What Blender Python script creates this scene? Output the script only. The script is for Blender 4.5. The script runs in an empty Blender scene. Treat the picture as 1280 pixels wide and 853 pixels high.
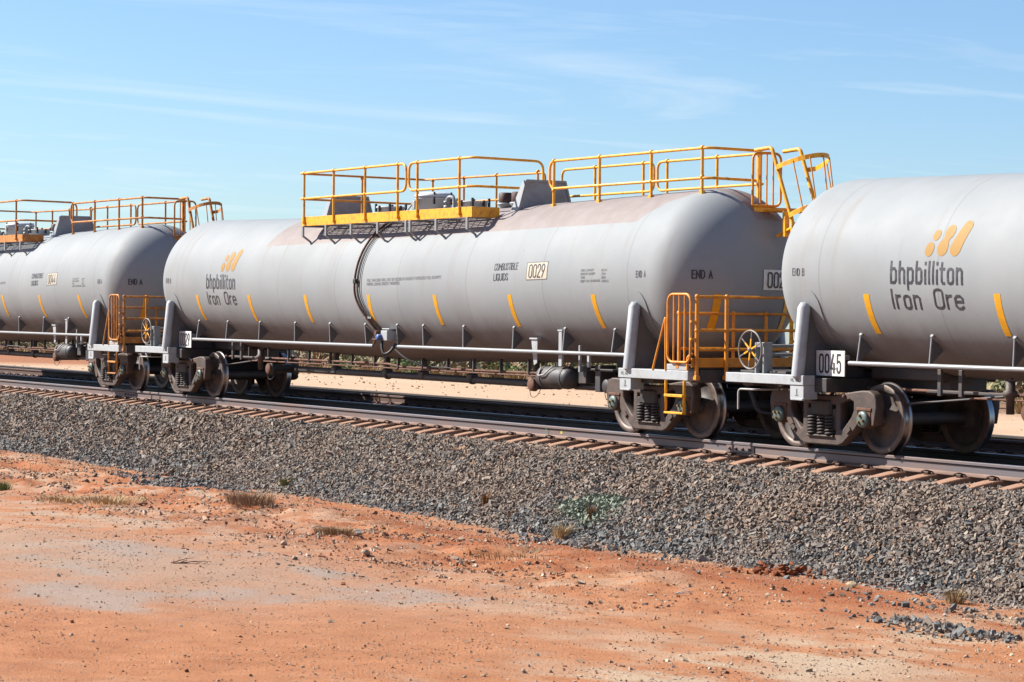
import bpy, bmesh, math, random
import numpy as np
from mathutils import Vector, Matrix, Euler, Quaternion

random.seed(7)
rng = np.random.default_rng(11)
SC = bpy.context.scene
COL = SC.collection
R = math.radians

# ------------------------------------------------------------------ camera
cam_d = bpy.data.cameras.new('camera')
cam = bpy.data.objects.new('camera', cam_d)
COL.objects.link(cam)
SC.camera = cam
cam_d.sensor_width = 36.0
cam_d.lens = 85.76
cam_d.clip_start = 0.5
cam_d.clip_end = 20000
_y, _p, _r = R(58.7296), R(0.04278), R(1.79359)
_fw = Vector((-math.sin(_y) * math.cos(_p), math.cos(_y) * math.cos(_p), math.sin(_p)))
_rt = Vector((math.cos(_y), math.sin(_y), 0))
_up = _rt.cross(_fw)
_rt2 = math.cos(_r) * _rt + math.sin(_r) * _up
_up2 = -math.sin(_r) * _rt + math.cos(_r) * _up
M = Matrix.Identity(4)
for i in range(3):
    M[i][0], M[i][1], M[i][2] = _rt2[i], _up2[i], -_fw[i]
M[0][3], M[1][3], M[2][3] = 38.761, -21.822, 1.301
cam.matrix_world = M

# ------------------------------------------------------------------ world and sun
SUN_AZ, SUN_EL = R(47), R(39)          # direction the light travels, from +Y towards +X; height of the sun
ldir = Vector((math.sin(SUN_AZ) * math.cos(SUN_EL), math.cos(SUN_AZ) * math.cos(SUN_EL), -math.sin(SUN_EL)))
world = bpy.data.worlds.new('World')
SC.world = world
world.use_nodes = True
nt = world.node_tree
nt.nodes.clear()
w_out = nt.nodes.new('ShaderNodeOutputWorld')
w_bg = nt.nodes.new('ShaderNodeBackground')
w_sky = nt.nodes.new('ShaderNodeTexSky')
w_sky.sky_type = 'NISHITA'
w_sky.sun_disc = False
w_sky.sun_elevation = SUN_EL
w_sky.sun_rotation = math.atan2(-ldir.x, -ldir.y)
w_sky.air_density = 1.0
w_sky.dust_density = 0.35
w_sky.ozone_density = 2.2
w_bg.inputs['Strength'].default_value = 0.063
# thin cirrus: stretched noise on the view direction
tc = nt.nodes.new('ShaderNodeTexCoord')
sep = nt.nodes.new('ShaderNodeSeparateXYZ')
nt.links.new(tc.outputs['Generated'], sep.inputs[0])
zc_ = nt.nodes.new('ShaderNodeMath'); zc_.operation = 'MAXIMUM'; zc_.inputs[1].default_value = 0.04
nt.links.new(sep.outputs['Z'], zc_.inputs[0])
dv = nt.nodes.new('ShaderNodeVectorMath'); dv.operation = 'DIVIDE'
cb = nt.nodes.new('ShaderNodeCombineXYZ')
for k in range(3):
    nt.links.new(zc_.outputs[0], cb.inputs[k])
nt.links.new(tc.outputs['Generated'], dv.inputs[0])
nt.links.new(cb.outputs[0], dv.inputs[1])
mp = nt.nodes.new('ShaderNodeMapping')
mp.inputs['Rotation'].default_value = (0, 0, R(28))
mp.inputs['Scale'].default_value = (0.40, 0.22, 0.0)
nt.links.new(dv.outputs[0], mp.inputs[0])
nz = nt.nodes.new('ShaderNodeTexNoise')
nz.inputs['Scale'].default_value = 1.35
nz.inputs['Detail'].default_value = 7
nz.inputs['Roughness'].default_value = 0.60
nz.inputs['Distortion'].default_value = 1.3
nt.links.new(mp.outputs[0], nz.inputs['Vector'])
cr = nt.nodes.new('ShaderNodeMapRange')
cr.inputs['From Min'].default_value = 0.525
cr.inputs['From Max'].default_value = 0.80
cr.inputs['To Min'].default_value = 0.0
cr.inputs['To Max'].default_value = 0.42
nt.links.new(nz.outputs['Fac'], cr.inputs['Value'])
tint = nt.nodes.new('ShaderNodeMix'); tint.data_type = 'RGBA'; tint.blend_type = 'MULTIPLY'
tint.inputs['Factor'].default_value = 1.0
nt.links.new(w_sky.outputs['Color'], tint.inputs['A'])
tint.inputs['B'].default_value = (0.775, 0.92, 1.10, 1)
cl = nt.nodes.new('ShaderNodeMix'); cl.data_type = 'RGBA'
nt.links.new(cr.outputs[0], cl.inputs['Factor'])
nt.links.new(tint.outputs['Result'], cl.inputs['A'])
cl.inputs['B'].default_value = (6.6, 7.2, 7.6, 1)
nt.links.new(cl.outputs['Result'], w_bg.inputs['Color'])
nt.links.new(w_bg.outputs[0], w_out.inputs[0])

sun_d = bpy.data.lights.new('sun', 'SUN')
sun_d.energy = 5.0
sun_d.angle = R(0.53)
sun_d.color = (1.0, 0.955, 0.89)
sun = bpy.data.objects.new('sun', sun_d)
COL.objects.link(sun)
sun.rotation_euler = ldir.to_track_quat('-Z', 'Y').to_euler()
sun.location = (-30, -30, 40)

SC.view_settings.view_transform = 'Standard'
SC.view_settings.look = 'None'
SC.view_settings.gamma = 1.0
SC.view_settings.use_curve_mapping = False
SC.view_settings.exposure = 1.2

# ------------------------------------------------------------------ track geometry
KAP, CANT = -0.00046, R(1.46882)
BC, LP = 17.26976, 21.42729            # bogie centres, wagon pitch


def arc(u):
    return math.sin(KAP * u) / KAP, (1 - math.cos(KAP * u)) / KAP, KAP * u


def arcpt(u, y, z):
    bx, by, a = arc(u)
    yy = y * math.cos(CANT) - z * math.sin(CANT)
    zz = y * math.sin(CANT) + z * math.cos(CANT)
    return Vector((bx - math.sin(a) * yy, by + math.cos(a) * yy, zz))


# ------------------------------------------------------------------ materials
MATS = {}
K = 0.55               # painted, rusty and dusty surfaces are darker than they look in full sun


def mat(name, col, rough=0.6, metal=0.0, dirt=None, amt=0.0, scale=4.0, bump=0.0, bscale=30.0, stretch=(1, 1, 1), spec=0.5, lo=0.42, hi=0.68, fine=0.0):
    if name in MATS:
        return MATS[name]
    if metal < 0.9:
        col = tuple(c * K for c in col)
        dirt = None if dirt is None else tuple(c * K for c in dirt)
    m = bpy.data.materials.new(name)
    m.use_nodes = True
    n = m.node_tree.nodes
    l = m.node_tree.links
    b = n['Principled BSDF']
    b.inputs['Base Color'].default_value = (*col, 1)
    b.inputs['Roughness'].default_value = rough
    b.inputs['Metallic'].default_value = metal
    b.inputs['Specular IOR Level'].default_value = spec
    t = n.new('ShaderNodeTexCoord')
    src = None
    if dirt is not None:
        mpn = n.new('ShaderNodeMapping')
        mpn.inputs['Scale'].default_value = stretch
        l.new(t.outputs['Object'], mpn.inputs[0])
        a = n.new('ShaderNodeTexNoise')
        a.inputs['Scale'].default_value = scale
        a.inputs['Detail'].default_value = 8
        a.inputs['Roughness'].default_value = 0.62
        l.new(mpn.outputs[0], a.inputs['Vector'])
        mr = n.new('ShaderNodeMapRange')
        mr.inputs['From Min'].default_value = lo
        mr.inputs['From Max'].default_value = hi
        mr.inputs['To Max'].default_value = amt
        l.new(a.outputs['Fac'], mr.inputs['Value'])
        mx = n.new('ShaderNodeMix'); mx.data_type = 'RGBA'
        mx.inputs['A'].default_value = (*col, 1)
        mx.inputs['B'].default_value = (*dirt, 1)
        l.new(mr.outputs[0], mx.inputs['Factor'])
        src = mx.outputs['Result']
        if fine > 0:
            f = n.new('ShaderNodeTexNoise')
            f.inputs['Scale'].default_value = bscale
            f.inputs['Detail'].default_value = 4
            l.new(t.outputs['Object'], f.inputs['Vector'])
            fr = n.new('ShaderNodeMapRange')
            fr.inputs['From Min'].default_value = 0.3
            fr.inputs['From Max'].default_value = 0.7
            fr.inputs['To Min'].default_value = 1 - fine
            fr.inputs['To Max'].default_value = 1 + fine
            l.new(f.outputs['Fac'], fr.inputs['Value'])
            mm = n.new('ShaderNodeMix'); mm.data_type = 'RGBA'; mm.blend_type = 'MULTIPLY'
            mm.inputs['Factor'].default_value = 1
            l.new(src, mm.inputs['A'])
            cbn = n.new('ShaderNodeCombineColor')
            for k in range(3):
                l.new(fr.outputs[0], cbn.inputs[k])
            l.new(cbn.outputs[0], mm.inputs['B'])
            src = mm.outputs['Result']
        l.new(src, b.inputs['Base Color'])
        rr = n.new('ShaderNodeMapRange')
        rr.inputs['To Min'].default_value = rough
        rr.inputs['To Max'].default_value = min(1, rough + 0.25)
        l.new(mr.outputs[0], rr.inputs['Value'])
        l.new(rr.outputs[0], b.inputs['Roughness'])
    if bump > 0:
        c = n.new('ShaderNodeTexNoise')
        c.inputs['Scale'].default_value = bscale
        c.inputs['Detail'].default_value = 5
        l.new(t.outputs['Object'], c.inputs['Vector'])
        bp = n.new('ShaderNodeBump')
        bp.inputs['Strength'].default_value = bump
        bp.inputs['Distance'].default_value = 0.02
        l.new(c.outputs['Fac'], bp.inputs['Height'])
        l.new(bp.outputs[0], b.inputs['Normal'])
    MATS[name] = m
    return m


mat('grey_paint', (0.42, 0.45, 0.47), 0.42, 0, (0.26, 0.20, 0.16), 0.45, 5, 0.03, 60)
mat('pale_paint', (0.60, 0.635, 0.65), 0.45, 0, (0.34, 0.28, 0.23), 0.4, 6)
mat('dark_paint', (0.058, 0.058, 0.062), 0.55, 0, (0.17, 0.11, 0.08), 0.6, 4, 0.05, 40)
mat('yellow_paint', (1.30, 0.60, 0.02), 0.42, 0, (0.55, 0.17, 0.03), 0.6, 11, 0.0, lo=.48, hi=.66)
mat('orange_paint', (1.15, 0.42, 0.015), 0.45, 0, (0.50, 0.13, 0.02), 0.6, 6, 0.0)
mat('stripe_yellow', (1.20, 0.56, 0.012), 0.4, 0, (0.55, 0.26, 0.04), 0.35, 9)
mat('emblem_ochre', (0.52, 0.29, 0.07), 0.6, 0, (0.52, 0.35, 0.15), 0.4, 12, spec=.2)
mat('lettering_black', (0.030, 0.030, 0.042), 0.5, 0, (0.16, 0.16, 0.17), 0.5, 14)
mat('lettering_faded', (0.19, 0.19, 0.195), 0.55, 0, (0.3, 0.3, 0.3), 0.5, 14)
mat('panel_cream', (0.78, 0.69, 0.52), 0.45, 0, (0.55, 0.45, 0.33), 0.35, 8)
mat('panel_white', (1.15, 1.13, 1.05), 0.4, 0, (0.5, 0.45, 0.38), 0.3, 8)
mat('cast_brown', (0.095, 0.068, 0.057), 0.6, 0.15, (0.18, 0.115, 0.085), 0.8, 6, 0.15, 50)
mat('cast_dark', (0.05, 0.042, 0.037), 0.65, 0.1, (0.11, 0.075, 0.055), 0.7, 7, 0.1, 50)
mat('rust_brown', (0.21, 0.085, 0.045), 0.75, 0.1, (0.10, 0.05, 0.035), 0.8, 9, 0.2, 60)
mat('valve_brown', (0.11, 0.045, 0.035), 0.6, 0.1, (0.06, 0.035, 0.03), 0.7, 9)
mat('cap_teal', (0.13, 0.21, 0.19), 0.5, 0.1, (0.20, 0.15, 0.11), 0.8, 14)
mat('bolt_brass', (0.45, 0.36, 0.2), 0.35, 0.8)
mat('wheel_face', (0.085, 0.07, 0.062), 0.65, 0.1, (0.25, 0.19, 0.155), 0.85, 3.2, 0.06, 40)
mat('wheel_rim', (0.19, 0.135, 0.11), 0.5, 0.3, (0.31, 0.235, 0.19), 0.7, 9)
mat('wheel_tread', (0.30, 0.29, 0.30), 0.3, 1.0)
mat('spring_steel', (0.05, 0.045, 0.042), 0.6, 0.2, (0.12, 0.085, 0.07), 0.6, 20)
mat('rail_side', (0.24, 0.205, 0.21), 0.5, 0.25, (0.30, 0.17, 0.12), 0.8, 1.3, 0.08, 40, (0.5, 3, 3))
mat('rail_foot', (0.33, 0.20, 0.145), 0.7, 0.1, (0.22, 0.13, 0.095), 0.8, 2.5, 0.08, 40, (0.6, 3, 3))
mat('rail_side_rusty', (0.15, 0.075, 0.05), 0.7, 0.1, (0.09, 0.05, 0.04), 0.75, 2, 0.08, 40, (0.5, 3, 3))
mat('rail_head', (0.30, 0.30, 0.34), 0.3, 1.0, (0.25, 0.2, 0.18), 0.35, 3, 0, 10, (0.4, 6, 1))
mat('rail_head_dull', (0.22, 0.15, 0.12), 0.5, 0.4, (0.14, 0.09, 0.07), 0.5, 3)
mat('sleeper_concrete', (0.46, 0.235, 0.14), 0.9, 0, (0.56, 0.34, 0.225), 0.9, 5, 0.3, 60, fine=0.12)
mat('clip_steel', (0.095, 0.055, 0.042), 0.6, 0.3, (0.2, 0.1, 0.06), 0.7, 30)
mat('hatch_grey', (0.88, 0.92, 0.95), 0.5, 0, (0.5, 0.45, 0.4), 0.3, 6)
mat('plate_grey', (0.20, 0.205, 0.21), 0.5, 0, (0.20, 0.14, 0.11), 0.5, 5)
mat('handwheel_grey', (0.30, 0.27, 0.25), 0.5, 0.2, (0.2, 0.14, 0.1), 0.6, 12)
mat('hose_black', (0.03, 0.028, 0.028), 0.55, 0, (0.11, 0.07, 0.05), 0.6, 8)
mat('valve_blue', (0.06, 0.14, 0.42), 0.5)
mat('galvanised', (0.44, 0.46, 0.47), 0.4, 0.3, (0.35, 0.3, 0.26), 0.4, 9)
mat('handle_white', (0.62, 0.60, 0.56), 0.5, 0, (0.3, 0.25, 0.2), 0.6, 12)
mat('mark_yellow', (0.85, 0.7, 0.03), 0.6)
mat('mark_green', (0.16, 0.42, 0.2), 0.7)


def attr_mat(name, attr, rough=0.9, bump=0.0, bscale=40, var=0.12, vscale=18.0, trans=None):
    m = bpy.data.materials.new(name)
    m.use_nodes = True
    n, l = m.node_tree.nodes, m.node_tree.links
    b = n['Principled BSDF']
    b.inputs['Roughness'].default_value = rough
    b.inputs['Specular IOR Level'].default_value = 0.25
    a = n.new('ShaderNodeAttribute')
    a.attribute_name = attr
    t = n.new('ShaderNodeTexCoord')
    f = n.new('ShaderNodeTexNoise')
    f.inputs['Scale'].default_value = vscale
    f.inputs['Detail'].default_value = 6
    f.inputs['Roughness'].default_value = 0.7
    l.new(t.outputs['Object'], f.inputs['Vector'])
    fr = n.new('ShaderNodeMapRange')
    fr.inputs['From Min'].default_value = 0.3
    fr.inputs['From Max'].default_value = 0.7
    fr.inputs['To Min'].default_value = 1 - var
    fr.inputs['To Max'].default_value = 1 + var
    l.new(f.outputs['Fac'], fr.inputs['Value'])
    mm = n.new('ShaderNodeVectorMath'); mm.operation = 'SCALE'
    l.new(a.outputs['Color'], mm.inputs[0])
    l.new(fr.outputs[0], mm.inputs['Scale'])
    l.new(mm.outputs[0], b.inputs['Base Color'])
    if bump > 0:
        c = n.new('ShaderNodeTexNoise')
        c.inputs['Scale'].default_value = bscale
        c.inputs['Detail'].default_value = 6
        c.inputs['Roughness'].default_value = 0.7
        l.new(t.outputs['Object'], c.inputs['Vector'])
        bp = n.new('ShaderNodeBump')
        bp.inputs['Strength'].default_value = bump
        bp.inputs['Distance'].default_value = 0.03
        l.new(c.outputs['Fac'], bp.inputs['Height'])
        l.new(bp.outputs[0], b.inputs['Normal'])
    MATS[name] = m
    return m


attr_mat('soil', 'tone', 0.95, 0.8, 38, 0.24, 34)
attr_mat('stone', 'tone', 0.85, 0.3, 60, 0.2, 30)
attr_mat('foliage', 'tone', 0.8, 0, 10, 0.1, 5)


def tank_material(name, brown_top):
    m = bpy.data.materials.new(name)
    m.use_nodes = True
    n, l = m.node_tree.nodes, m.node_tree.links
    b = n['Principled BSDF']
    b.inputs['Roughness'].default_value = 0.42
    b.inputs['Specular IOR Level'].default_value = 0.16
    t = n.new('ShaderNodeTexCoord')
    s = n.new('ShaderNodeSeparateXYZ')
    l.new(t.outputs['Object'], s.inputs[0])

    def math_(op, a, bb=None, clamp=False):
        k = n.new('ShaderNodeMath'); k.operation = op; k.use_clamp = clamp
        for i, v in enumerate((a, bb)):
            if v is None:
                continue
            if isinstance(v, (int, float)):
                k.inputs[i].default_value = v
            else:
                l.new(v, k.inputs[i])
        return k.outputs[0]

    def rng_(v, a, bb, c=0.0, d=1.0, smooth=True):
        k = n.new('ShaderNodeMapRange')
        if smooth:
            k.interpolation_type = 'SMOOTHSTEP'
        for i, q in enumerate((a, bb, c, d)):
            k.inputs[i + 1].default_value = q
        l.new(v, k.inputs[0])
        return k.outputs[0]

    def noise(scale, stretch, detail=6, rough=0.6, dist=0.0):
        mpn = n.new('ShaderNodeMapping')
        mpn.inputs['Scale'].default_value = stretch
        l.new(t.outputs['Object'], mpn.inputs[0])
        k = n.new('ShaderNodeTexNoise')
        k.inputs['Scale'].default_value = scale
        k.inputs['Detail'].default_value = detail
        k.inputs['Roughness'].default_value = rough
        k.inputs['Distortion'].default_value = dist
        l.new(mpn.outputs[0], k.inputs['Vector'])
        return k.outputs['Fac']

    def mix(f, a, bb):
        k = n.new('ShaderNodeMix'); k.data_type = 'RGBA'
        l.new(f, k.inputs['Factor'])
        if isinstance(a, tuple):
            k.inputs['A'].default_value = (*[q * K for q in a], 1)
        else:
            l.new(a, k.inputs['A'])
        if isinstance(bb, tuple):
            k.inputs['B'].default_value = (*[q * K for q in bb], 1)
        else:
            l.new(bb, k.inputs['B'])
        return k.outputs['Result']

    c = mix(rng_(noise(0.9, (1, 1, 1)), 0.35, 0.7), (0.405, 0.432, 0.44), (0.445, 0.465, 0.468))
    # water marks and rust runs that follow the curve of the shell
    # plates of the shell differ a little
    crs = math_('FLOOR', math_('MULTIPLY', math_('ADD', s.outputs['X'], 20.4), 0.4167))
    crs = math_('FRACT', math_('MULTIPLY', math_('SINE', math_('MULTIPLY', crs, 12.99)), 43.7))
    c = mix(math_('MULTIPLY', crs, 0.16), c, (0.31, 0.325, 0.33))
    # grime caught on the ring welds
    fx = math_('FRACT', math_('MULTIPLY', math_('ADD', s.outputs['X'], 20.4), 0.4167))
    wl = math_('ABSOLUTE', math_('SUBTRACT', fx, 0.5))
    c = mix(math_('MULTIPLY', rng_(wl, 0.492, 0.498), 0.42), c, (0.25, 0.225, 0.205))
    st = noise(1.3, (3.0, 0.30, 0.30), 7, 0.62)
    c = mix(math_('MULTIPLY', rng_(st, 0.53, 0.78), 0.44), c, (0.34, 0.265, 0.215))
    st2 = noise(7.0, (3.0, 0.12, 0.12), 5, 0.6)
    c = mix(math_('MULTIPLY', rng_(st2, 0.52, 0.78), 0.14), c, (0.47, 0.48, 0.475))
    pt = noise(0.55, (1, 1, 1.6), 5, 0.6, 0.5)
    c = mix(math_('MULTIPLY', rng_(pt, 0.48, 0.70), 0.30), c, (0.36, 0.355, 0.34))
    sp = noise(16.0, (1, 1, 1), 3, 0.5)
    c = mix(math_('MULTIPLY', rng_(sp, 0.71, 0.78), 0.5), c, (0.25, 0.215, 0.19))
    # red road dust thrown up on the belly
    bn = noise(1.6, (1.5, 0.5, 0.5), 6, 0.65)
    edge = math_('ADD', s.outputs['Z'], math_('MULTIPLY', bn, -0.9))
    c = mix(math_('MULTIPLY', rng_(edge, 1.38, 0.80), 0.58), c, (0.25, 0.175, 0.135))
    if brown_top:
        jn = noise(1.3, (1, 1, 1), 7, 0.7, 0.4)
        lim = math_('ADD', math_('MULTIPLY', s.outputs['X'], 0.012), 3.115)
        h = math_('SUBTRACT', s.outputs['Z'], lim)
        h = math_('ADD', h, math_('MULTIPLY', math_('SUBTRACT', jn, 0.5), 0.05))
        k1 = rng_(h, -0.004, 0.012)
        # left end of the bare strip leans back over the top of the shell
        lx = math_('SUBTRACT', math_('ADD', s.outputs['X'], 4.60), math_('MULTIPLY', h, 0.5))
        k2 = rng_(lx, 0.0, 0.02)
        rx = math_('ADD', s.outputs['X'], math_('MULTIPLY', math_('SUBTRACT', jn, 0.5), 0.5))
        rx = math_('SUBTRACT', rx, math_('MULTIPLY', math_('ADD', s.outputs['Y'], 0.2), 1.3))
        k3 = rng_(rx, 9.3, 9.22)
        pn = noise(3.2, (1, 1, 1), 7, 0.7)
        bc = mix(rng_(pn, 0.35, 0.7), (0.375, 0.30, 0.27), (0.43, 0.37, 0.345))
        c = mix(math_('MULTIPLY', math_('MULTIPLY', k1, k2), math_('MULTIPLY', k3, 0.9)), c, bc)
    l.new(c, b.inputs['Base Color'])
    rr = rng_(noise(1.5, (1, 1, 1)), 0.3, 0.7, 0.58, 0.68)
    l.new(rr, b.inputs['Roughness'])
    bp = n.new('ShaderNodeBump')
    bp.inputs['Strength'].default_value = 0.05
    bp.inputs['Distance'].default_value = 0.02
    l.new(noise(1.1, (1, 1, 1), 2), bp.inputs['Height'])
    l.new(bp.outputs[0], b.inputs['Normal'])
    MATS[name] = m
    return m


tank_material('tank_clean', False)
tank_material('tank_brown_top', True)


# ------------------------------------------------------------------ mesh helpers
class MB:
    def __init__(s):
        s.v, s.f, s.m, s.sm = [], [], [], []

    def add(s, vs, fs, mi=0, smooth=False):
        o = len(s.v)
        s.v += [tuple(p) for p in vs]
        for f in fs:
            s.f.append([o + i for i in f]); s.m.append(mi); s.sm.append(smooth)
        return s

    def box(s, x0, x1, y0, y1, z0, z1, mi=0):
        vs = [(x, y, z) for z in (z0, z1) for y in (y0, y1) for x in (x0, x1)]
        return s.add(vs, [(0, 2, 3, 1), (4, 5, 7, 6), (0, 1, 5, 4), (2, 6, 7, 3), (0, 4, 6, 2), (1, 3, 7, 5)], mi)

    def bbox(s, x0, x1, y0, y1, z0, z1, b=0.008, mi=0):      # box with chamfered edges
        bm = bmesh.new()
        vs = [bm.verts.new((x, y, z)) for z in (z0, z1) for y in (y0, y1) for x in (x0, x1)]
        for f in [(0, 2, 3, 1), (4, 5, 7, 6), (0, 1, 5, 4), (2, 6, 7, 3), (0, 4, 6, 2), (1, 3, 7, 5)]:
            bm.faces.new([vs[i] for i in f])
        bmesh.ops.bevel(bm, geom=list(bm.edges), offset=b, segments=1, affect='EDGES')
        bm.verts.index_update()
        s.add([v.co[:] for v in bm.verts], [[v.index for v in f.verts] for f in bm.faces], mi)
        bm.free()
        return s

    def tube(s, pts, r, n=8, closed=False, mi=0, cap=True, smooth=True):
        P = [Vector(p) for p in pts]
        k = len(P)
        rs = r if isinstance(r, (list, tuple)) else [r] * k
        T = []
        for i in range(k):
            a = P[(i - 1) % k] if (closed or i > 0) else P[i]
            b = P[(i + 1) % k] if (closed or i < k - 1) else P[i]
            T.append((b - a).normalized())
        up = Vector((0, 0, 1)) if abs(T[0].z) < 0.9 else Vector((1, 0, 0))
        nrm = (up - T[0] * up.dot(T[0])).normalized()
        vs = []
        for i in range(k):
            nrm = (nrm - T[i] * nrm.dot(T[i])).normalized()
            bi = T[i].cross(nrm)
            for j in range(n):
                a = 2 * math.pi * j / n
                vs.append(P[i] + (nrm * math.cos(a) + bi * math.sin(a)) * rs[i])
        fs = []
        for i in range(k if closed else k - 1):
            i2 = (i + 1) % k
            for j in range(n):
                j2 = (j + 1) % n
                fs.append((i * n + j, i * n + j2, i2 * n + j2, i2 * n + j))
        s.add(vs, fs, mi, smooth)
        if cap and not closed:
            s.add(vs[:n], [tuple(range(n))[::-1]], mi)
            s.add(vs[-n:], [tuple(range(n))], mi)
        return s

    def lathe(s, prof, org, axis, n=24, mi=0, smooth=True, mis=None):
        # prof: (distance along axis, radius)
        o = Vector(org); ax = Vector(axis).normalized()
        up = Vector((0, 0, 1)) if abs(ax.z) < 0.9 else Vector((1, 0, 0))
        e1 = (up - ax * up.dot(ax)).normalized(); e2 = ax.cross(e1)
        vs = []
        for d, r in prof:
            for j in range(n):
                a = 2 * math.pi * j / n
                vs.append(o + ax * d + (e1 * math.cos(a) + e2 * math.sin(a)) * r)
        base = len(s.v)
        s.v += [tuple(v) for v in vs]
        for i in range(len(prof) - 1):
            for j in range(n):
                j2 = (j + 1) % n
                s.f.append([base + i * n + j, base + i * n + j2, base + (i + 1) * n + j2, base + (i + 1) * n + j])
                s.m.append(mis[i] if mis else mi); s.sm.append(smooth)
        for i, rev in ((0, True), (len(prof) - 1, False)):
            if prof[i][1] > 1e-6:
                q = [base + i * n + j for j in range(n)]
                s.f.append(q[::-1] if rev else q); s.m.append(mis[0 if rev else -1] if mis else mi); s.sm.append(False)
        return s

    def prism(s, poly, fn, d0, d1, mi=0):
        # poly: list of 2-D points, fn(a, b, d) -> 3-D point
        n = len(poly)
        vs = [fn(a, b, d0) for a, b in poly] + [fn(a, b, d1) for a, b in poly]
        fs = [tuple(range(n))[::-1], tuple(range(n, 2 * n))]
        fs += [(i, (i + 1) % n, n + (i + 1) % n, n + i) for i in range(n)]
        return s.add(vs, fs, mi)

    def mesh(s, name, mats):
        me = bpy.data.meshes.new(name)
        me.from_pydata(s.v, [], s.f)
        for k in (mats if isinstance(mats, (list, tuple)) else [mats]):
            me.materials.append(MATS[k])
        me.polygons.foreach_set('material_index', s.m)
        me.polygons.foreach_set('use_smooth', s.sm)
        bm = bmesh.new(); bm.from_mesh(me)
        bmesh.ops.recalc_face_normals(bm, faces=bm.faces)
        bm.to_mesh(me); bm.free()
        me.update()
        return me


def fillet(pts, rad, n=5):
    P = [Vector(p) for p in pts]
    out = [P[0]]
    for i in range(1, len(P) - 1):
        a, b, c = P[i - 1], P[i], P[i + 1]
        d1, d2 = (a - b), (c - b)
        t = min(rad, d1.length * 0.49, d2.length * 0.49)
        p, q = b + d1.normalized() * t, b + d2.normalized() * t
        for k in range(n + 1):
            f = k / n
            out.append((p * (1 - f) + b * f) * (1 - f) + (b * (1 - f) + q * f) * f)
    out.append(P[-1])
    return out


def curve2d_mesh(name, outer, holes, depth, mats, bevel=0.012):
    # filled outline with holes, thickened along its own Z by +-depth
    cu = bpy.data.curves.new(name, 'CURVE')
    cu.dimensions = '2D'
    cu.fill_mode = 'BOTH'
    cu.extrude = depth
    cu.bevel_depth = bevel
    cu.bevel_resolution = 1
    for loop in [outer] + holes:
        sp = cu.splines.new('POLY')
        sp.points.add(len(loop) - 1)
        for p, q in zip(sp.points, loop):
            p.co = (q[0], q[1], 0, 1)
        sp.use_cyclic_u = True
    ob = bpy.data.objects.new('tmp_curve', cu)
    COL.objects.link(ob)
    dg = bpy.context.evaluated_depsgraph_get()
    me = bpy.data.meshes.new_from_object(ob.evaluated_get(dg))
    bpy.data.objects.remove(ob)
    me.name = name
    me.materials.clear()
    me.materials.append(MATS[mats])
    return me


def obj(name, me, parent=None, loc=None, rot=None, kind=None, label=None, cat=None, group=None):
    o = bpy.data.objects.new(name, me)
    COL.objects.link(o)
    if parent is not None:
        o.parent = parent
    if loc is not None:
        o.location = loc
    if rot is not None:
        o.rotation_euler = rot
    for k, v in (('kind', kind), ('label', label), ('category', cat), ('group', group)):
        if v:
            o[k] = v
    return o


# ------------------------------------------------------------------ stroke lettering
def _rr(x0, y0, x1, y1, r):
    return [(x0 + r, y0), (x1 - r, y0), (x1 - r * .3, y0 + r * .3), (x1, y0 + r), (x1, y1 - r), (x1 - r * .3, y1 - r * .3), (x1 - r, y1), (x0 + r, y1),
            (x0 + r * .3, y1 - r * .3), (x0, y1 - r), (x0, y0 + r), (x0 + r * .3, y0 + r * .3), (x0 + r, y0)]


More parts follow.
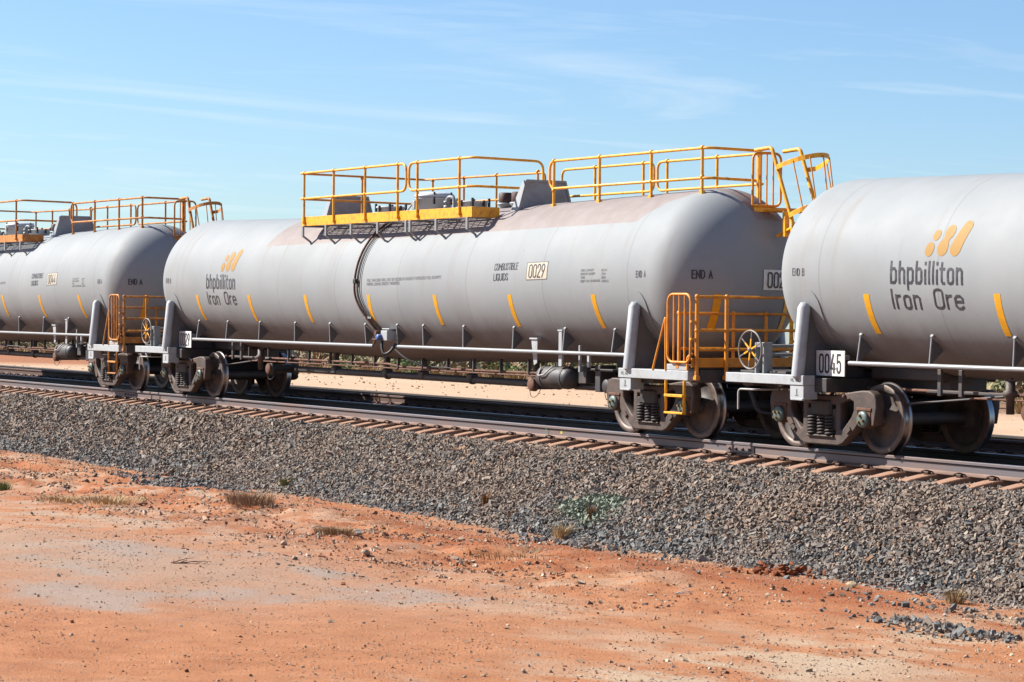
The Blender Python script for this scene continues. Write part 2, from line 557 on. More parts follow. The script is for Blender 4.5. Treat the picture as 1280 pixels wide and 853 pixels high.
G = {
    'A': (.5, [[(0, 0), (.25, 1), (.5, 0)], [(.09, .33), (.41, .33)]]),
    'B': (.48, [[(0, .53), (.3, .53), (.45, .63), (.45, .9), (.3, 1), (0, 1), (0, 0), (.33, 0), (.48, .12), (.48, .4), (.33, .53)]]),
    'C': (.46, [[(.46, .74), (.46, .86), (.33, 1), (.13, 1), (0, .86), (0, .14), (.13, 0), (.33, 0), (.46, .14), (.46, .26)]]),
    'D': (.48, [[(0, 0), (0, 1), (.28, 1), (.48, .8), (.48, .2), (.28, 0), (0, 0)]]),
    'E': (.4, [[(.4, 1), (0, 1), (0, 0), (.4, 0)], [(0, .53), (.34, .53)]]),
    'F': (.4, [[(.4, 1), (0, 1), (0, 0)], [(0, .53), (.34, .53)]]),
    'G': (.48, [[(.48, .76), (.48, .86), (.33, 1), (.13, 1), (0, .86), (0, .14), (.13, 0), (.33, 0), (.48, .14), (.48, .46), (.27, .46)]]),
    'H': (.46, [[(0, 0), (0, 1)], [(.46, 0), (.46, 1)], [(0, .52), (.46, .52)]]),
    'I': (.02, [[(.01, 0), (.01, 1)]]),
    'K': (.46, [[(0, 0), (0, 1)], [(.46, 1), (.02, .42)], [(.16, .6), (.46, 0)]]),
    'L': (.38, [[(0, 1), (0, 0), (.38, 0)]]),
    'M': (.6, [[(0, 0), (0, 1), (.3, .4), (.6, 1), (.6, 0)]]),
    'N': (.48, [[(0, 0), (0, 1), (.48, 0), (.48, 1)]]),
    'O': (.48, [_rr(0, 0, .48, 1, .16)]),
    'P': (.46, [[(0, 0), (0, 1), (.3, 1), (.46, .88), (.46, .58), (.3, .46), (0, .46)]]),
    'Q': (.48, [_rr(0, 0, .48, 1, .16), [(.28, .24), (.5, -.06)]]),
    'R': (.46, [[(0, 0), (0, 1), (.3, 1), (.46, .88), (.46, .6), (.3, .48), (0, .48)], [(.26, .48), (.46, 0)]]),
    'S': (.44, [[(.43, .76), (.43, .87), (.3, 1), (.13, 1), (.01, .87), (.01, .7), (.1, .58), (.34, .43), (.43, .3), (.43, .13), (.31, 0), (.13, 0), (0, .13), (0, .25)]]),
    'T': (.44, [[(0, 1), (.44, 1)], [(.22, 1), (.22, 0)]]),
    'U': (.47, [[(0, 1), (0, .14), (.13, 0), (.34, 0), (.47, .14), (.47, 1)]]),
    'V': (.48, [[(0, 1), (.24, 0), (.48, 1)]]),
    'Y': (.46, [[(0, 1), (.23, .48), (.46, 1)], [(.23, .48), (.23, 0)]]),
    '0': (.46, [_rr(0, 0, .46, 1, .17)]),
    '1': (.2, [[(0, .8), (.17, 1), (.17, 0)]]),
    '2': (.44, [[(0, .74), (0, .87), (.13, 1), (.31, 1), (.43, .87), (.43, .66), (.36, .52), (0, .04), (0, 0), (.44, 0)]]),
    '4': (.5, [[(.38, 0), (.38, .5)], [(.27, 1), (0, .26), (0, .22), (.5, .22)]]),
    '5': (.44, [[(.41, 1), (.04, 1), (.02, .55), (.12, .62), (.31, .62), (.44, .5), (.44, .13), (.31, 0), (.13, 0), (0, .13), (0, .24)]]),
    '6': (.44, [[(.36, 1), (.04, .42), (0, .3), (0, .14), (.13, 0), (.31, 0), (.44, .13), (.44, .4), (.31, .54), (.14, .54), (.04, .44)]]),
    '7': (.42, [[(0, 1), (.42, 1), (.14, 0)]]),
    '8': (.46, [_rr(.02, .53, .44, 1, .13), _rr(0, 0, .46, .53, .14)]),
    '9': (.44, [[(.08, 0), (.40, .58), (.44, .7), (.44, .86), (.31, 1), (.13, 1), (0, .87), (0, .6), (.13, .46), (.30, .46), (.40, .56)]]),
    'b': (.42, [[(0, 1), (0, 0)], [(0, .08), (.12, 0), (.3, 0), (.42, .12), (.42, .56), (.3, .68), (.12, .68), (0, .6)]]),
    'h': (.40, [[(0, 1), (0, 0)], [(0, .56), (.12, .68), (.28, .68), (.40, .56), (.40, 0)]]),
    'p': (.42, [[(0, .7), (0, -.3)], [(0, .08), (.12, 0), (.3, 0), (.42, .12), (.42, .56), (.3, .68), (.12, .68), (0, .6)]]),
    'i': (.02, [[(.01, 0), (.01, .60)], [(.01, .91), (.01, .96)]]),
    'l': (.02, [[(.01, 0), (.01, 1)]]),
    't': (.28, [[(.08, .95), (.08, .12), (.16, 0), (.28, 0)], [(-.03, .68), (.28, .68)]]),
    'o': (.42, [_rr(0, 0, .42, .68, .14)]),
    'n': (.40, [[(0, .7), (0, 0)], [(0, .56), (.12, .68), (.28, .68), (.40, .56), (.40, 0)]]),
    'r': (.26, [[(0, .7), (0, 0)], [(0, .54), (.1, .66), (.26, .69)]]),
    'e': (.42, [[(.41, .09), (.31, 0), (.12, 0), (0, .14), (0, .54), (.12, .68), (.3, .68), (.42, .55), (.42, .37), (.02, .37)]]),
    '.': (.04, [[(.0, .03), (.05, .03)]]),
    '-': (.3, [[(0, .46), (.3, .46)]]),
    '/': (.36, [[(0, -.05), (.36, 1.05)]]),
    ' ': (.30, []),
}


def text_mb(s, width, height, stroke, fn, lift=0.0003, gap=.17, mb=None):
    """Flat lettering: each stroke is a strip; fn(a, b, h) maps lettering space (metres) to the surface, h = lift."""
    mb = mb or MB()
    adv = 0
    lay = []
    for ch in s:
        w, pl = G[ch]
        lay.append((adv, pl)); adv += w + gap
    adv -= gap
    sx = width / adv
    hw = stroke / 2
    k = 0
    for off, pl in lay:
        for line in pl:
            P = [Vector(((off + x) * sx, y * height)) for x, y in line]
            Q = [P[0]]
            for a, b in zip(P, P[1:]):
                m = max(1, int((b - a).length / 0.05))
                Q += [a + (b - a) * (j / m) for j in range(1, m + 1)]
            closed = (P[0] - P[-1]).length < 1e-6
            if closed:
                Q = Q[:-1]
            n = len(Q)
            if not closed and n > 1:      # square ends
                Q[0] = Q[0] + (Q[0] - Q[1]).normalized() * hw * .9
                Q[-1] = Q[-1] + (Q[-1] - Q[-2]).normalized() * hw * .9
            vs = []
            k += 1
            h = lift * (k % 5)
            for i in range(n):
                a = Q[i - 1] if (closed or i > 0) else None
                b = Q[(i + 1) % n] if (closed or i < n - 1) else None
                d1 = (Q[i] - a).normalized() if a is not None else None
                d2 = (b - Q[i]).normalized() if b is not None else None
                d1 = d1 or d2; d2 = d2 or d1
                n1 = Vector((-d1.y, d1.x)); n2 = Vector((-d2.y, d2.x))
                mt = (n1 + n2)
                mt = mt.normalized() if mt.length > 1e-6 else n1
                q = hw / max(0.5, mt.dot(n1))
                vs += [fn(*(Q[i] + mt * q), h), fn(*(Q[i] - mt * q), h)]
            fs = [(2 * i, 2 * i + 1, (2 * i + 3) % (2 * n), (2 * i + 2) % (2 * n)) for i in range(n if closed else n - 1)]
            mb.add(vs, fs)
    return mb


# ------------------------------------------------------------------ noise for terrain
def vnoise(x, y, seed):
    x = np.asarray(x, float); y = np.asarray(y, float)
    xi = np.floor(x).astype(np.int64); yi = np.floor(y).astype(np.int64)
    fx, fy = x - xi, y - yi
    fx = fx * fx * (3 - 2 * fx); fy = fy * fy * (3 - 2 * fy)

    def h(a, b):
        q = (a * 374761393 + b * 668265263 + seed * 974634777) & 0xFFFFFFFF
        q = ((q ^ (q >> 13)) * 1274126177) & 0xFFFFFFFF
        return ((q ^ (q >> 16)) & 0xFFFF) / 65535.0
    return (h(xi, yi) * (1 - fx) + h(xi + 1, yi) * fx) * (1 - fy) + (h(xi, yi + 1) * (1 - fx) + h(xi + 1, yi + 1) * fx) * fy


def fbm(x, y, seed, oct=4, g=0.5):
    a, t, s = 1.0, 0, 0
    for k in range(oct):
        t = t + a * vnoise(x * 2 ** k, y * 2 ** k, seed + k); s += a; a *= g
    return t / s


def sstep(v, a, b):
    t = np.clip((v - a) / (b - a), 0, 1)
    return t * t * (3 - 2 * t)


def track_y(x):            # sideways shift of the curving track
    return KAP * np.asarray(x) ** 2 / 2


def toe_y(x):              # foot of the ballast slope
    return -3.42 + track_y(x) + (fbm(np.asarray(x) * 0.35, 0.5, 5) - 0.5) * 0.85 + (fbm(np.asarray(x) * 1.7, 3.5, 9, 4, .65) - 0.5) * 0.6


def ground_z(x, y):
    x = np.asarray(x, float); y = np.asarray(y, float)
    near = -1.42 + (fbm(x * 0.25, y * 0.25, 21) - 0.5) * 0.14 + (fbm(x * 1.3, y * 1.3, 33, 4, 0.55) - 0.5) * 0.05
    # low windrow of loose soil left along the toe
    d = y - (-5.2 - 0.04 * (x - 6) + (fbm(x * 0.3, 7.7, 41) - 0.5) * 1.6)
    near = near + 0.09 * np.exp(-(d / 0.9) ** 2) * (1 - sstep(x, 13, 18)) * (0.4 + 1.2 * fbm(x * 1.2, y * 1.2, 51))
    rough = np.exp(-((y + 6.3) / 1.9) ** 2) * (1 - sstep(x, 14, 19))
    near = near + rough * (fbm(x * 3.2, y * 3.2, 61, 3, .65) - 0.5) * 0.22
    far = -0.45 + (fbm(x * 0.08, y * 0.08, 71) - 0.5) * 0.25 * sstep(y, 10, 40)
    k = sstep(y, -2.6, 0.5)
    z = near * (1 - k) + (-0.85) * k
    k2 = sstep(y, 6.6, 7.6)
    return z * (1 - k2) + far * k2


def attr_points(me, cols):
    a = me.attributes.new('tone', 'FLOAT_COLOR', 'POINT')
    c = np.ones((len(cols), 4), np.float32)
    c[:, :3] = np.asarray(cols) * K
    a.data.foreach_set('color', c.ravel())


def np_mesh(name, V, F, cols, matn, smooth=False):
    V = np.asarray(V, np.float32); F = np.asarray(F, np.int32)
    k = F.shape[1]
    me = bpy.data.meshes.new(name)
    me.vertices.add(len(V)); me.vertices.foreach_set('co', V.ravel())
    me.loops.add(F.size); me.loops.foreach_set('vertex_index', F.ravel())
    me.polygons.add(len(F))
    me.polygons.foreach_set('loop_start', np.arange(0, F.size, k, dtype=np.int32))
    me.polygons.foreach_set('loop_total', np.full(len(F), k, np.int32))
    me.polygons.foreach_set('use_smooth', np.full(len(F), smooth, bool))
    me.update(calc_edges=True)
    me.validate()
    attr_points(me, cols)
    me.materials.append(MATS[matn])
    return me


# ------------------------------------------------------------------ ground
def grid_axis(lo, d0, d1, hi, step, n_out):
    a = d0 - np.geomspace(0.4, d0 - lo, n_out)[::-1]
    b = np.arange(d0, d1, step)
    c = d1 + np.geomspace(0.4, hi - d1, n_out)
    return np.concatenate([a, b, c])


gx = grid_axis(-6000, -14, 27, 3000, 0.11, 46)
gy = np.concatenate([-17 - np.geomspace(0.4, 1500, 24)[::-1], np.arange(-17, -2.4, 0.11), np.arange(-2.4, 9, 0.6), 9 + np.geomspace(0.8, 8000, 44)])
GX, GY = np.meshgrid(gx, gy, indexing='ij')
GZ = ground_z(GX, GY)


def soil_colour(x, y):
    base = np.array([0.63, 0.262, 0.112])
    pale = np.array([0.66, 0.435, 0.28])
    red = np.array([0.46, 0.135, 0.045])
    grey = np.array([0.50, 0.40, 0.325])
    sand = np.array([0.80, 0.53, 0.33])
    bush = np.array([0.33, 0.165, 0.085])
    n1 = fbm(x * 0.45, y * 0.45, 81, 5, 0.6)
    n2 = fbm(x * 1.8, y * 1.8, 91, 5, 0.65)
    n3 = fbm(x * 0.22 + 3, y * 0.22, 95, 3)
    # strips dragged out along the track by vehicles
    n4 = fbm(x * 0.35 + y * 0.12, y * 2.2 - x * 0.25, 99, 4, 0.6)
    n5 = fbm(x * 4.5, y * 4.5, 105, 3, 0.6)
    c = np.broadcast_to(base, x.shape + (3,)).copy()

    def blend(c, col, f):
        return c * (1 - f[..., None]) + col * f[..., None]
    c = blend(c, red * 1.12, 0.55 * sstep(fbm(x * .7 + 9, y * .9, 123, 4, .6), .52, .72) * np.exp(-((y + 5.8) / 2.2) ** 2))
    c = blend(c, red * 1.2, 0.42 * sstep(n3 * .6 + n2 * .4, .50, .64))
    c = blend(c, pale, 0.75 * sstep(n1 * 0.5 + n2 * 0.25 + n4 * 0.25, 0.47, 0.66))
    c = c * (1 + (n5[..., None] - .5) * np.array([.42, .55, .65]))
    # churned strip: red loam and cream crust broken up together
    rz = np.exp(-((y + 6.2) / 1.7) ** 2) * (1 - sstep(x, 14, 18))
    nb = fbm(x * 1.1 + 5, y * 1.5, 127, 5, .65)
    c = blend(c, red * 1.05, .75 * rz * sstep(nb, .53, .64))
    c = blend(c, np.array([.68, .49, .34]), .70 * rz * sstep(nb, .47, .37))
    # deep red, damp looking loam below the toe
    dr = np.exp(-((y + 4.75 - 0.03 * (x - 10)) / 0.75) ** 2) * sstep(x, 4, 9)
    dr = np.maximum(dr, 0.8 * np.exp(-((y + 6.9) / 0.7) ** 2 - ((x - 8.5) / 4) ** 2))
    dr = np.maximum(dr, 0.8 * np.exp(-((x - 16.5) / 2.6) ** 2 - ((y + 4.6) / 0.8) ** 2))
    c = blend(c, red, np.clip(dr * (0.35 + 1.1 * n2), 0, 0.95))
    # broad worn, bleached ground at left
    wn = np.exp(-((x - 12.5) / 4.2) ** 2 - ((y + 10.8) / 2.3) ** 2)
    c = blend(c, np.array([0.57, 0.39, 0.27]), np.clip(wn * (0.45 + .9 * n2), 0, .8))
    # grey road dust patches
    g = np.zeros_like(x)
    for cx, cy, rx, ry, a in ((10.6, -10.3, 1.6, 1.0, .9), (11.4, -8.7, 1.5, .7, .55), (15.3, -12.6, 1.8, 1.2, .85), (15.6, -11.0, 1.6, 1.3, .75),
                              (16.0, -9.3, 1.3, .9, .9), (13.7, -9.1, .7, .5, .8), (13.8, -7.6, .8, .6, .7), (13.2, -11.6, 2.0, 1.3, .5)):
        g = np.maximum(g, a * np.exp(-((x - cx) / rx) ** 2 - ((y - cy) / ry) ** 2))
    c = blend(c, grey, np.clip(sstep(g * 1.05 + (n2 - .5) * .9 + (n4 - .5) * 0.6 + (fbm(x * 5, y * 5, 111, 3) - .5) * .5, 0.25, 1.05), 0, .78))
    # pale gravelly rows towards the camera
    pr = np.exp(-((x - 21.6 + 0.35 * (y + 8)) / 1.1) ** 2) * sstep(n2 + n4, 0.85, 1.25)
    c = blend(c, np.array([0.74, 0.56, 0.38]), np.clip(pr, 0, .8))
    pl = np.exp(-((x - 5.0) / 5) ** 2 - ((y + 8.2) / 1.5) ** 2) * sstep(n2, 0.4, .7)
    c = blend(c, np.array([0.66, 0.47, 0.33]), np.clip(pl, 0, .7))
    farm = sstep(y, 6.5, 8.0)
    fc = np.broadcast_to(sand, x.shape + (3,)).copy()
    fc = blend(fc, np.array([0.88, 0.62, 0.41]), sstep(n4, .4, .7) * .6)
    fc = blend(fc, np.array([0.50, 0.20, 0.085]), sstep(-x + (n3 - .5) * 10, 66, 80))
    fc = blend(fc, bush, sstep(y + (fbm(x * .3, y * .3, 14) - .5) * 3, 31, 32.5) * (0.65 + .35 * n1))
    return c * (1 - farm[..., None]) + fc * farm[..., None]


nx_, ny_ = GX.shape
idx = np.arange(nx_ * ny_).reshape(nx_, ny_)
F = np.stack([idx[:-1, :-1], idx[1:, :-1], idx[1:, 1:], idx[:-1, 1:]], -1).reshape(-1, 4)
obj('ground', np_mesh('ground', np.stack([GX, GY, GZ], -1).reshape(-1, 3), F, soil_colour(GX, GY).reshape(-1, 3), 'soil', True), kind='structure')

# ------------------------------------------------------------------ ballast bed
us = np.concatenate([np.arange(-400, -40, 20.0), np.arange(-40, 60, 1.0), np.arange(60, 140, 20.0)])
prof = [(-3.62, -1.72), (-1.72, -0.355), (-1.30, -0.34), (0, -0.34), (1.7, -0.30), (2.6, -0.24), (4.1, -0.23), (5.7, -0.24), (6.3, -0.28), (7.2, -0.62)]


def bed_pt(u, y, z):
    bx, by, a = arc(u)
    c = math.sin(CANT) * max(-1.7, min(1.7, y))
    c *= 1.0 if y < 1.7 else max(0, 1 - (y - 1.7) / 0.9)
    return (bx - math.sin(a) * y, by + math.cos(a) * y, z + c)


V = [bed_pt(u, y, z) for u in us for y, z in prof]
k = len(prof)
F = [(i * k + j, i * k + j + 1, (i + 1) * k + j + 1, (i + 1) * k + j) for i in range(len(us) - 1) for j in range(k - 1)]
bedcol = np.tile(np.array([[0.085, 0.066, 0.055]]), (len(V), 1))
obj('ballast_bed', np_mesh('ballast_bed', V, F, bedcol, 'stone', True), kind='structure')

# ------------------------------------------------------------------ loose stones (joined)
BOXV = np.array([(x, y, z) for z in (-1, 1) for y in (-1, 1) for x in (-1, 1)], float)
BOXF = np.array([(0, 2, 3), (0, 3, 1), (4, 5, 7), (4, 7, 6), (0, 1, 5), (0, 5, 4), (2, 6, 7), (2, 7, 3), (0, 4, 6), (0, 6, 2), (1, 3, 7), (1, 7, 5)])


def stones_mesh(name, P, size, flat, cols):
    n = len(P)
    v = BOXV[None] * (1 + rng.uniform(-0.5, 0.28, (n, 8, 3)))
    sc = np.stack([rng.uniform(.75, 1.25, n), rng.uniform(.55, .95, n), rng.uniform(.38, .75, n) * flat], -1) * (size * 0.5)[:, None]
    v = v * sc[:, None, :]
    q = rng.normal(size=(n, 4)) * np.array([1, .55, .55, 1.6]); q /= np.linalg.norm(q, axis=1)[:, None]
    w, x, y, z = q.T
    Rm = np.stack([1 - 2 * (y * y + z * z), 2 * (x * y - w * z), 2 * (x * z + w * y),
                   2 * (x * y + w * z), 1 - 2 * (x * x + z * z), 2 * (y * z - w * x),
                   2 * (x * z - w * y), 2 * (y * z + w * x), 1 - 2 * (x * x + y * y)], -1).reshape(n, 3, 3)
    v = np.einsum('nij,nkj->nki', Rm, v) + P[:, None, :]
    F = (BOXF[None] + (np.arange(n) * 8)[:, None, None]).reshape(-1, 3)
    return np_mesh(name, v.reshape(-1, 3), F, np.repeat(cols, 8, 0), 'stone')


def stone_cols(n, blue, seed=0):
    # crushed dolerite with iron dust: brown-grey high on the bank, cleaner blue-grey low down
    pal = np.array([(0.37, 0.315, 0.27), (0.25, 0.225, 0.205), (0.47, 0.40, 0.335), (0.39, 0.275, 0.20), (0.50, 0.43, 0.36), (0.50, 0.30, 0.19)])
    palb = np.array([(0.29, 0.295, 0.29), (0.20, 0.205, 0.21), (0.40, 0.405, 0.39), (0.32, 0.285, 0.25), (0.44, 0.44, 0.415), (0.42, 0.28, 0.20)])
    w = np.array([.30, .25, .18, .13, .09, .05])
    i = rng.choice(6, n, p=w)
    c = np.where((rng.random(n) < blue)[:, None], palb[i], pal[i])
    return c * rng.uniform(.68, 1.08, (n, 1)) * np.array([[1.0, .96, .92]])


def bank_points(n, u0, u1, d0, d1):
    # d: distance across measured from the sleeper end out and down the slope
    u = rng.uniform(u0, u1, n); d = rng.uniform(d0, d1, n)
    y = np.where(d < 0.42, -1.30 - d, -1.72 - (d - 0.42) * 0.835)
    z = np.where(d < 0.42, -0.31, -0.31 - (d - 0.42) * 0.563)
    und = (fbm(u * 0.9, d * 1.6, 131) - 0.5) * 0.06
    return u, d, y, z + und


Ps, Cs, Ss = [], [], []
for (n, u0, u1) in ((106000, -2, 24), (47000, -26, -2), (5000, -60, -26)):
    u, d, y, z = bank_points(n, u0, u1, -0.55, 2.62)
    X = u; Yw = y + track_y(u)
    keep = Yw > toe_y(u) - 0.05 - np.abs(rng.normal(0, 0.16, n)) * (rng.random(n) < .40) - np.abs(rng.normal(0, .45, n)) * (rng.random(n) < .05)
    # spilled stones lie on the soil past the toe
    z = np.maximum(z, np.where(Yw < -3.0, ground_z(X, Yw) + 0.01, -9))
    z = z + np.sin(CANT) * np.clip(y, -1.7, 0)
    P = np.stack([X, Yw, z], -1)[keep]
    P[:, 2] += rng.uniform(-0.020, 0.030, len(P))
    bl = np.clip(sstep(d[keep], 1.2, 2.4) * 0.75 + (fbm(u[keep] * .5, d[keep] * .8, 151) - .5) * 0.6, 0.03, 0.95)
    dr = 0.55 * sstep(fbm(u[keep] * .8, d[keep] * 1.3, 161, 4), .5, .72)[:, None]
    Ps.append(P); Cs.append(stone_cols(len(P), bl) * (1 - dr) + np.array([[.40, .29, .215]]) * dr)
    Ss.append(rng.lognormal(math.log(0.038 if u0 > -3 else (0.045 if u0 > -30 else 0.07)), 0.34, len(P)))
# stones in the cribs between the sleepers and between the two tracks
n = 9000
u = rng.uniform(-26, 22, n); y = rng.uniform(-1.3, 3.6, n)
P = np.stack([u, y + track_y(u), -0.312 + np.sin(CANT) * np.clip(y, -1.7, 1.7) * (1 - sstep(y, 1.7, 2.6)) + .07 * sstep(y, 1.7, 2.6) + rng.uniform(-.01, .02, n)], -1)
Ps.append(P); Cs.append(stone_cols(n, np.full(n, .05)) * np.where(y > -.7, .2, 1.0)[:, None]); Ss.append(rng.lognormal(math.log(0.055), .25, n))  # stones beyond the near rail coloured darker to paint in the train's shade
# spilled heaps on the soil
for cx, cy, sx_, sy_, n, hh in ((20.6, -5.7, .70, .20, 260, .06), (-0.9, -4.3, 1.1, .55, 900, .05), (-0.2, -5.0, .6, .35, 240, .02), (19.4, -4.35, 1.4, .25, 130, .03), (10.9, -3.95, .9, .2, 160, .03)):
    x = rng.normal(cx, sx_, n); y = rng.normal(cy, sy_, n)
    e = np.exp(-((x - cx) / sx_) ** 2 / 2 - ((y - cy) / sy_) ** 2 / 2)
    P = np.stack([x, y, ground_z(x, y) + 0.01 + hh * e * rng.random(n)], -1)
    Ps.append(P); Cs.append(stone_cols(n, np.full(n, .8))); Ss.append(rng.lognormal(math.log(0.043), .35, n))
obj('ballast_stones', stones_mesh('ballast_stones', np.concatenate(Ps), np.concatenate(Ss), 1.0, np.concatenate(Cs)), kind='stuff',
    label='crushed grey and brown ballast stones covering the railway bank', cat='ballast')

# pebbles on the bare soil
Ps, Cs, Ss = [], [], []
n = 120000
x = rng.uniform(-14, 25, n); y = rng.uniform(-16.5, -3.3, n)
vis = (x * 0.52 + y * 0.855) > -18
dens = 0.03 + 0.02 * sstep(fbm(x * .8, y * .8, 177), .5, .7) + 0.9 * sstep(fbm(x * .55, y * .55, 171), .45, .72) * np.exp(-((y + 6.4) / 2.2) ** 2) * (1 - .75 * sstep(x, 13, 17)) + \
    0.30 * np.exp(-((x - 21.6 + .35 * (y + 8)) / 1.3) ** 2) + .35 * sstep(y, -5.2, -3.8)
keep = (rng.random(n) < dens) & (y < toe_y(x) + 0.1)
x, y = x[keep], y[keep]; n = len(x)
pal = np.array([(.60, .43, .30), (.70, .56, .42), (.38, .17, .085), (.16, .13, .115), (.22, .20, .19), (.50, .30, .19), (.30, .10, .045)])
pi = rng.choice(7, n, p=[.34, .24, .18, .03, .02, .14, .05])
cs = pal[pi] * rng.uniform(.8, 1.2, (n, 1))
sz = rng.lognormal(math.log(0.0145), .48, n)
obj('pebbles', stones_mesh('pebbles', np.stack([x, y, ground_z(x, y) + sz * .12], -1), np.clip(sz, .008, .055), .9, cs), kind='stuff',
    label='small pale and red pebbles strewn over the bare soil', cat='pebbles')

# broken clods and crust in the churned strip
n = 15000
x = rng.uniform(-10, 18, n); y = rng.normal(-6.3, 1.25, n)
keep = (rng.random(n) < .06 + .94 * sstep(fbm(x * .9, y * 1.2, 193, 4), .47, .64) * (1 - .8 * sstep(x, 12.5, 16))) & (y < toe_y(x)) & (y > -11)
x, y = x[keep], y[keep]; n = len(x)
pal = np.array([(.62, .43, .29), (.70, .55, .41), (.44, .17, .075), (.54, .28, .16), (.30, .19, .14)])
cs = pal[rng.choice(5, n, p=[.30, .20, .20, .22, .08])] * rng.uniform(.8, 1.2, (n, 1))
sz = np.clip(rng.lognormal(math.log(.028), .42, n), .01, .085)
obj('clods', stones_mesh('clods', np.stack([x, y, ground_z(x, y) + sz * .1], -1), sz, .85, cs), kind='stuff', label='broken red and cream soil clods along the foot of the bank', cat='soil clods')

# fine grit
n = 42000
x = rng.uniform(4, 25, n); y = rng.uniform(-16.2, -3.6, n)
keep = (y < toe_y(x)) & (rng.random(n) < .25 + .75 * sstep(fbm(x * .9, y * 1.1, 187), .4, .65))
x, y = x[keep], y[keep]; n = len(x)
pal = np.array([(.72, .52, .37), (.78, .64, .50), (.40, .18, .09), (.56, .33, .21), (.24, .17, .14)])
cs = pal[rng.choice(5, n, p=[.34, .22, .16, .2, .08])] * rng.uniform(.8, 1.2, (n, 1))
sz = rng.uniform(.006, .013, n) * (1 + .8 * (rng.random(n) < .12))
obj('grit', stones_mesh('grit', np.stack([x, y, ground_z(x, y) + sz * .1], -1), sz, .9, cs), kind='stuff', label='fine pale grit scattered over the orange soil', cat='grit')

# gravel specks of the sandy road behind
n = 700
x = rng.uniform(-70, 4, n); y = rng.uniform(8, 31, n)
obj('road_gravel', stones_mesh('road_gravel', np.stack([x, y, ground_z(x, y) + .01], -1), rng.lognormal(math.log(.06), .4, n), .8, np.array([(.60, .42, .28)]) * rng.uniform(.6, 1.3, (n, 1))), kind='stuff',
    label='sparse gravel on the sandy road behind the train', cat='gravel')


# ------------------------------------------------------------------ railway tracks
RAIL = [(-.075, -.186), (.075, -.186), (.075, -.174), (.030, -.160), (.0095, -.145), (.0095, -.058), (.014, -.050), (.037, -.040), (.037, -.010), (.028, -.002), (.012, 0), (-.012, 0),
        (-.028, -.002), (-.037, -.010), (-.037, -.040), (-.014, -.050), (-.0095, -.058), (-.0095, -.145), (-.030, -.160), (-.075, -.174)]


def rail_mesh(name, yc, fn, mats, tops=(9, 10, 11)):
    mb = MB()
    k = len(RAIL)
    pts = [fn(u, yc + a, b) for u in us for a, b in RAIL]
    mb.v = [tuple(p) for p in pts]
    for i in range(len(us) - 1):
        for j in range(k):
            j2 = (j + 1) % k
            mb.f.append([i * k + j, i * k + j2, (i + 1) * k + j2, (i + 1) * k + j])
            mb.m.append(1 if j in tops else (2 if j in (1, 2, 17, 18, 19) else (3 if j in (5, 6, 14, 15) else 0))); mb.sm.append(False)  # faces beneath the head take the dark slot, painting in its shadow line
    return mb.mesh(name, mats)


def sleeper_mesh():
    mb = MB()
    st = [(-1.30, -.272, .098), (-1.24, -.252, .102), (-.95, -.205, .112), (-.80, -.192, .115), (-.55, -.192, .115), (-.35, -.225, .105), (0, -.235, .10)]
    st = st + [(-a, b, c) for a, b, c in st[:-1][::-1]]
    vs = []
    for y, zt, hw in st:
        vs += [(-hw - .025, y, -.42), (-hw, y, zt - .012), (-hw + .012, y, zt), (hw - .012, y, zt), (hw, y, zt - .012), (hw + .025, y, -.42)]
    fs = [(i * 6 + j, i * 6 + j + 1, (i + 1) * 6 + j + 1, (i + 1) * 6 + j) for i in range(len(st) - 1) for j in range(5)]
    fs += [tuple(range(6))[::-1], tuple(range((len(st) - 1) * 6, len(st) * 6))]
    mb.add(vs, fs)
    return mb.mesh('sleeper', 'sleeper_concrete')


def clip_mesh():
    mb = MB()
    # spring clip: loop on the rail foot held by a cast shoulder
    mb.tube(fillet([(-.05, -.10, .012), (-.055, -.19, .02), (.0, -.20, .045), (.04, -.17, .05), (.045, -.09, .028), (.01, -.05, .024), (-.02, -.085, .03), (-.02, -.14, .035)], .03, 3), .010, 6)
    mb.bbox(-.045, .045, -.155, -.105, -.02, .032, .008)
    return mb.mesh('rail_clip', 'clip_steel')


ME_SLEEPER, ME_CLIP = sleeper_mesh(), clip_mesh()


def build_track(label, fn, rot, rmats, y0, z0, u0, u1, both_clips):
    t = obj('railway_track', None, label=label, cat='railway track')
    for s_ in (-1, 1):
        rm = rmats if s_ < 0 else ('cast_dark',) + tuple(rmats[1:2]) + ('cast_dark', 'cast_dark')  # far rail sides use a darker material, with shade put into the colour
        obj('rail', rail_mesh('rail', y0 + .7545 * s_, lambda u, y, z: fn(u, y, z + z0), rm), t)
    u = u0
    while u < u1:
        p = fn(u, y0, z0)
        a = KAP * u
        so = obj('sleeper', ME_SLEEPER, t, p, (rot, 0, a + random.uniform(-.012, .012)))
        for s_ in ((-1,) if not both_clips else (-1, 1)):
            obj('rail_clip', ME_CLIP, so, (0, s_ * .7545, -.192), (0, 0, 0 if s_ < 0 else math.pi))
            if both_clips:
                obj('rail_clip', ME_CLIP, so, (0, s_ * .7545, -.192), (0, 0, math.pi if s_ < 0 else 0))
        u += 0.612
    return t


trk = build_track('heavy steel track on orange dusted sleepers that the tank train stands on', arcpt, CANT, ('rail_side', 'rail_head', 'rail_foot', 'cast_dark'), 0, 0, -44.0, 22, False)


def flat2(u, y, z):
    bx, by, a = arc(u)
    return Vector((bx - math.sin(a) * y, by + math.cos(a) * y, z))


trk2 = build_track('rusty brown second track running behind the tank train', flat2, 0, ('rail_side_rusty', 'rail_head_dull', 'rail_side_rusty', 'cast_dark'), 4.10, 0.09, -60, 20, False)

